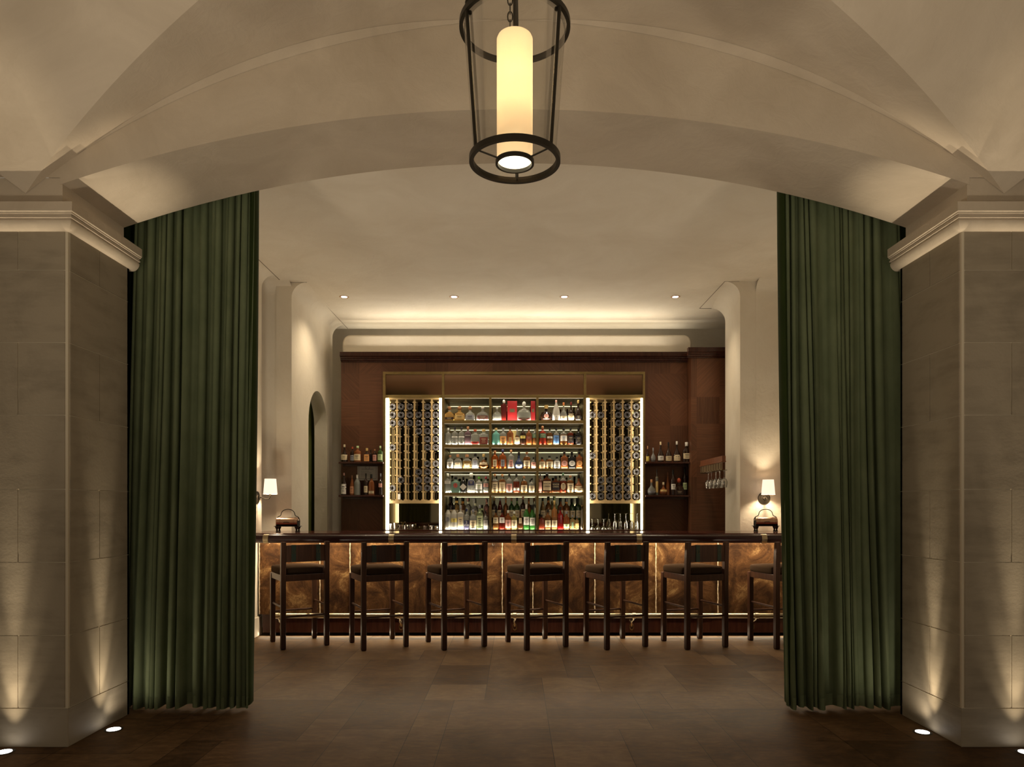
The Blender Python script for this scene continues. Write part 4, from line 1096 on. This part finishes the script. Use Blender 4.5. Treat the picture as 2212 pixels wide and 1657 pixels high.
# ------------------------------------------------------------------ side shelves on the panelling
for side, a, c in (('left', 731, 827.5), ('right', 1395, 1492)):
    for nm, y in (('upper', 997.6), ('lower', 1069.6)):
        D = 9.02
        root = thing('wall_shelf', f'{nm} dark wooden shelf on the panelling at {side}', 'shelf', (X((a+c)/2, D), D, Z(y, D)), 0, 'wooden shelves on the panelling')
        hw_ = (c-a)/2/F*D
        mb = MB(); mb.box(-hw_, hw_, 0, DW-D-.0005, -.024, 0); mb.build('board', M_dark, root, bevel=.004)
        mb = MB(); mb.box(-hw_+.02, hw_-.02, DW-D-.03, DW-D-.0005, -.05, -.0245); mb.build('cleat', M_dark, root)
side_b = {
('left','upper',997.6): [('cognac',744,14,38,DK,CR,CR,'dark shouldered bottle with gilt label',(.12,.42)),('std',761.5,9,33,DK,RE,GY,'dark bottle with red neck',(.10,.45)),('std',772.5,15,35,BR_,PG,CR,'dark bottle with wide cream label',(.10,.48)),('arch',792.5,12,30,DK,GD,LO,'flask bottle with orange cream label',(.06,.55)),('std',801,7,27,DK,BK,None,'narrow black bottle',None),('std',809.5,8.5,28,DK,CO,PK,'small dark bottle with pinkish label',(.10,.56)),('std',821.5,10.5,35,(.04,.09,.02),PG,PG,'green bottle with pale green label',(.12,.48))],
('left','lower',1069.6): [('cone',743,11.5,48,DK,PK,WH,'slender bottle with white label',(.05,.50)),('cone',760.5,9,43,BR_,CO,(.62,.30,.16),'slender copper toned bottle',(.08,.44)),('frost',771.7,12.5,44,(.20,.21,.19),WH,None,'frosted grey bottle with white cap',None),('std',790.5,8.5,47,DK,BK,CR,'thin dark bottle with cream label',(.12,.42)),('arch',802.5,12,45,BR_,BK,CR,'dark bottle with low cream band',(.08,.20)),('std',822,8,47,DK,GY,PK,'thin dark bottle with pinkish band',(.36,.54))],
('right','upper',996.8): [('ball',1399,7,35,DK,CO,YE,'dark bottle with yellow round label',(.05,.35)),('ball',1411,10,31,(.2,.2,.2),GY,None,'small clear flask with cross ornament',None),('cognac',1427,13,44,DK,CR,WH,'dark bottle with white round label',(.08,.30)),('cognac',1444,13.5,43,DK,BK,CR,'dark bottle with black neck',(.06,.30)),('cognac',1462,15,45,DK,WH,CR,'broad dark bottle with pale cap',(.06,.34)),('arch',1483,16.5,43,DK,WH,CR,'dark square-shouldered bottle with yellow cream label',(.16,.44))],
('right','lower',1068.8): [('ball',1407.5,16,34,(.15,.15,.14),CO,GY,'wide clear flask with grey band',(.12,.26)),('std',1419,5.5,56,(.12,.12,.10),BK,GD,'very thin tall bottle',(.10,.70)),('ball',1433,15,28,BR_,CR,GD,'round squat bottle with cork',(.28,.44)),('cone',1442.5,8,50,BR_,BR_,None,'dull slender bottle behind the squat one',None),('wine',1454,10,55,DK,BK,WH,'tall dark bottle with red and white label',(.22,.44)),('pat',1466.5,19,37,DK,RE,DK,'broad bottle with red neck and framed label',(.06,.28)),('wine',1479,9.5,61,DK,BK,PG,'tallest dark bottle with pale green label',(.20,.44))]}
for (side, nm, y), lst in side_b.items():
    for kind, cx, wp2, hp, gc, cap, lab, desc, lz in lst:
        D = 9.10
        dd = D + (.045 if 'behind' in desc or 'tallest' in desc or 'narrow black' in desc else 0)
        bottle(kind, cx, Z(997.6 if nm == 'upper' else 1069.6, 9.02)+.0005, dd, wp2, hp, 'd', gc, cap, lab, f'{desc}, {nm} shelf on the {side} panelling', f'bottles on the {side} wall shelves', lz=lz or (.1,.4), **(dict(lw=.8, tcol=CR) if lab == DK else {}))
# taped paper notice behind the lower left shelf
D = 9.195
root = thing('paper_notice', 'taped paper certificate on the left panelling behind the lower shelf bottles', 'notice', (X(794,D), D, Z(1020,D)))
mb = MB(); mb.box(-.134,.134,0,.003,-.11,.105); mb.build('sheet', M_white, root)
mb = MB()
for (a, c, y0, y1) in ((-.115,.115,.085,.088),(-.115,.115,-.088,-.085),(-.116,-.113,-.088,.088),(.113,.116,-.088,.088),(-.08,.08,.036,.040),(-.09,.02,.01,.013),(-.09,.05,-.01,-.007),(-.09,.06,-.03,-.027),(-.09,.03,-.05,-.047)):
    mb.box(a, c, -.001, 0, y0, y1)
mb.tube([(.026*math.cos(q), -.001, .062+.026*math.sin(q)) for q in [2*math.pi*i/20 for i in range(20)]], .0018, 5, closed=True)
mb.build('print', M_ink, root)

# ------------------------------------------------------------------ hanging glass rack and glasses
XR = 2.385
gr_ = thing('glass_rack', 'wooden beam with brass loops holding upturned glasses, at right of the shelving', 'glass rack', (XR, 8.2, 1.86))
mb = MB(); mb.box(-.012,.03,-.25,.68,0,.065); mb.box(-.018,.035,-.25,.70,-.008,.006); mb.build('beam', wood('reddish beam wood', (.14,.045,.018), (.24,.085,.035), .4), gr_, bevel=.002)
for i in range(9):
    y = -.22 + i*.105
    mb = MB(); mb.tube([(-.005,y,-.008),(-.005,y,-.085),(-.005,y+.012,-.09),(-.005,y+.048,-.09),(-.005,y+.06,-.085),(-.005,y+.06,-.008)], .0042, 6)
    mb.build('loop', M_brass, gr_, smooth=True)
mb = MB(); mb.box(-.02,.055,-.22,.66,-.10,-.094); mb.build('slotted_tray', M_brassdark, gr_)
def glass_mesh(kind, inv=1):
    if kind == 'wine': prof = [(.033,0),(.034,.002),(.006,.006),(.0035,.02),(.0035,.085),(.012,.092),(.030,.108),(.038,.135),(.036,.165),(.030,.20),(.029,.20),(.035,.165),(.0365,.135),(.029,.110),(.010,.094)]
    elif kind == 'coupe': prof = [(.032,0),(.033,.002),(.006,.006),(.0035,.02),(.0035,.09),(.012,.097),(.040,.112),(.048,.135),(.047,.135),(.039,.114),(.010,.099)]
    else: prof = [(.028,0),(.029,.002),(.006,.006),(.004,.02),(.004,.09),(.014,.10),(.026,.13),(.028,.17),(.026,.21),(.025,.21),(.027,.17),(.024,.13),(.012,.102)]
    m = MB(); m.lathe(prof, n=20, cap0=True, cap1=True)
    return m
def glassware(kind, loc, label, group, inv=False):
    m = glass_mesh(kind)
    if inv:
        top = max(v[2] for v in m.v); m.v = [(x, y, top-z) for x, y, z in m.v]
    o = m.build('wine_glass', M_glassware, smooth=True, angle=60); o.location = loc
    return tag(o, label, 'glass', group)
gp = None
hang = [(8.56,-.03),(8.42,-.03),(8.33,.0),(8.25,-.03),(8.17,.0),(8.09,-.03),(8.01,.0)]
for i, (y, dx) in enumerate(hang):
    glassware('wine', (XR+.03+dx, y, 1.765-.2015), f'clear stemmed glass hanging from the rack, {on[i]} from its far left end', 'glasses hanging from the rack', True)
for i, px in enumerate((1279, 1292, 1304, 1316)):
    glassware('coupe', (X(px, DB+.09+.05*(i%2)), DB+.09+.05*(i%2), ZD+.001), f'upturned stemmed glass under the right wine rack, {on[i]} from left', 'upturned glasses under the right wine rack', True)
for i, px in enumerate((1328, 1340, 1352, 1364, 1376)):
    glassware('tall', (X(px, DB+.09+.05*(i%2)), DB+.09+.05*(i%2), ZD+.001), f'upturned stemmed glass under the right wine rack, {on[i+4]} from left', 'upturned glasses under the right wine rack', True)
M_cut = thin_glass('cut glass', (.9,.88,.84), 1.6)
for i, (px, hh) in enumerate(((844,.075),(855,.085),(866,.06),(877,.055),(888,.06),(918,.045),(931,.05),(943,.045))):
    dd = DB + .10
    m = MB(); m.lathe([(.022,.001),(.030,.004),(.034,hh*.7),(.040,hh),(.036,hh),(.030,hh*.6),(.024,.008)], n=14)
    o = m.build('cocktail_glass', M_glassware, smooth=False); o.location = (X(px,dd), dd, ZD+.0005)
    tag(o, f'low cut glass under the left wine rack, {on[i]} from left', 'glass', 'low glasses under the left wine rack')

# ------------------------------------------------------------------ general light of the rooms
# unseen fill spots, added low down to brighten the vaults and the bar ceiling
def aim(o, target):
    d = Vector(target) - o.location; o.rotation_euler = d.to_track_quat('-Z', 'Y').to_euler()
for k, (x, y, p) in enumerate(((-2.5, .9, 330), (2.5, .9, 240), (-2.3, -1.5, 190), (2.3, -1.5, 150))):
    o = light('SPOT', 'vault_fill', (x, y, .03), p, (1,.85,.66), None, spot_size=R(92), spot_blend=1, shadow_soft_size=.25)
    aim(o, (0, y+2.6, 4.0))
for x in (-2.3, 2.3):
    light('SPOT', 'bar_room_fill', (x, 5.3, .04), 88, (1,.86,.66), None, (R(160),0,0), spot_size=R(105), spot_blend=1, shadow_soft_size=.15)  # added fill out of sight behind the curtains, for the bar ceiling
for k, (x, y) in enumerate(((-1.9, -1.6), (1.9, -1.6))):
    light('POINT', 'rear_fill', (x, y, 1.15), 27, (1,.82,.60), None, shadow_soft_size=.25)  # added fill behind the camera, no lantern hangs here
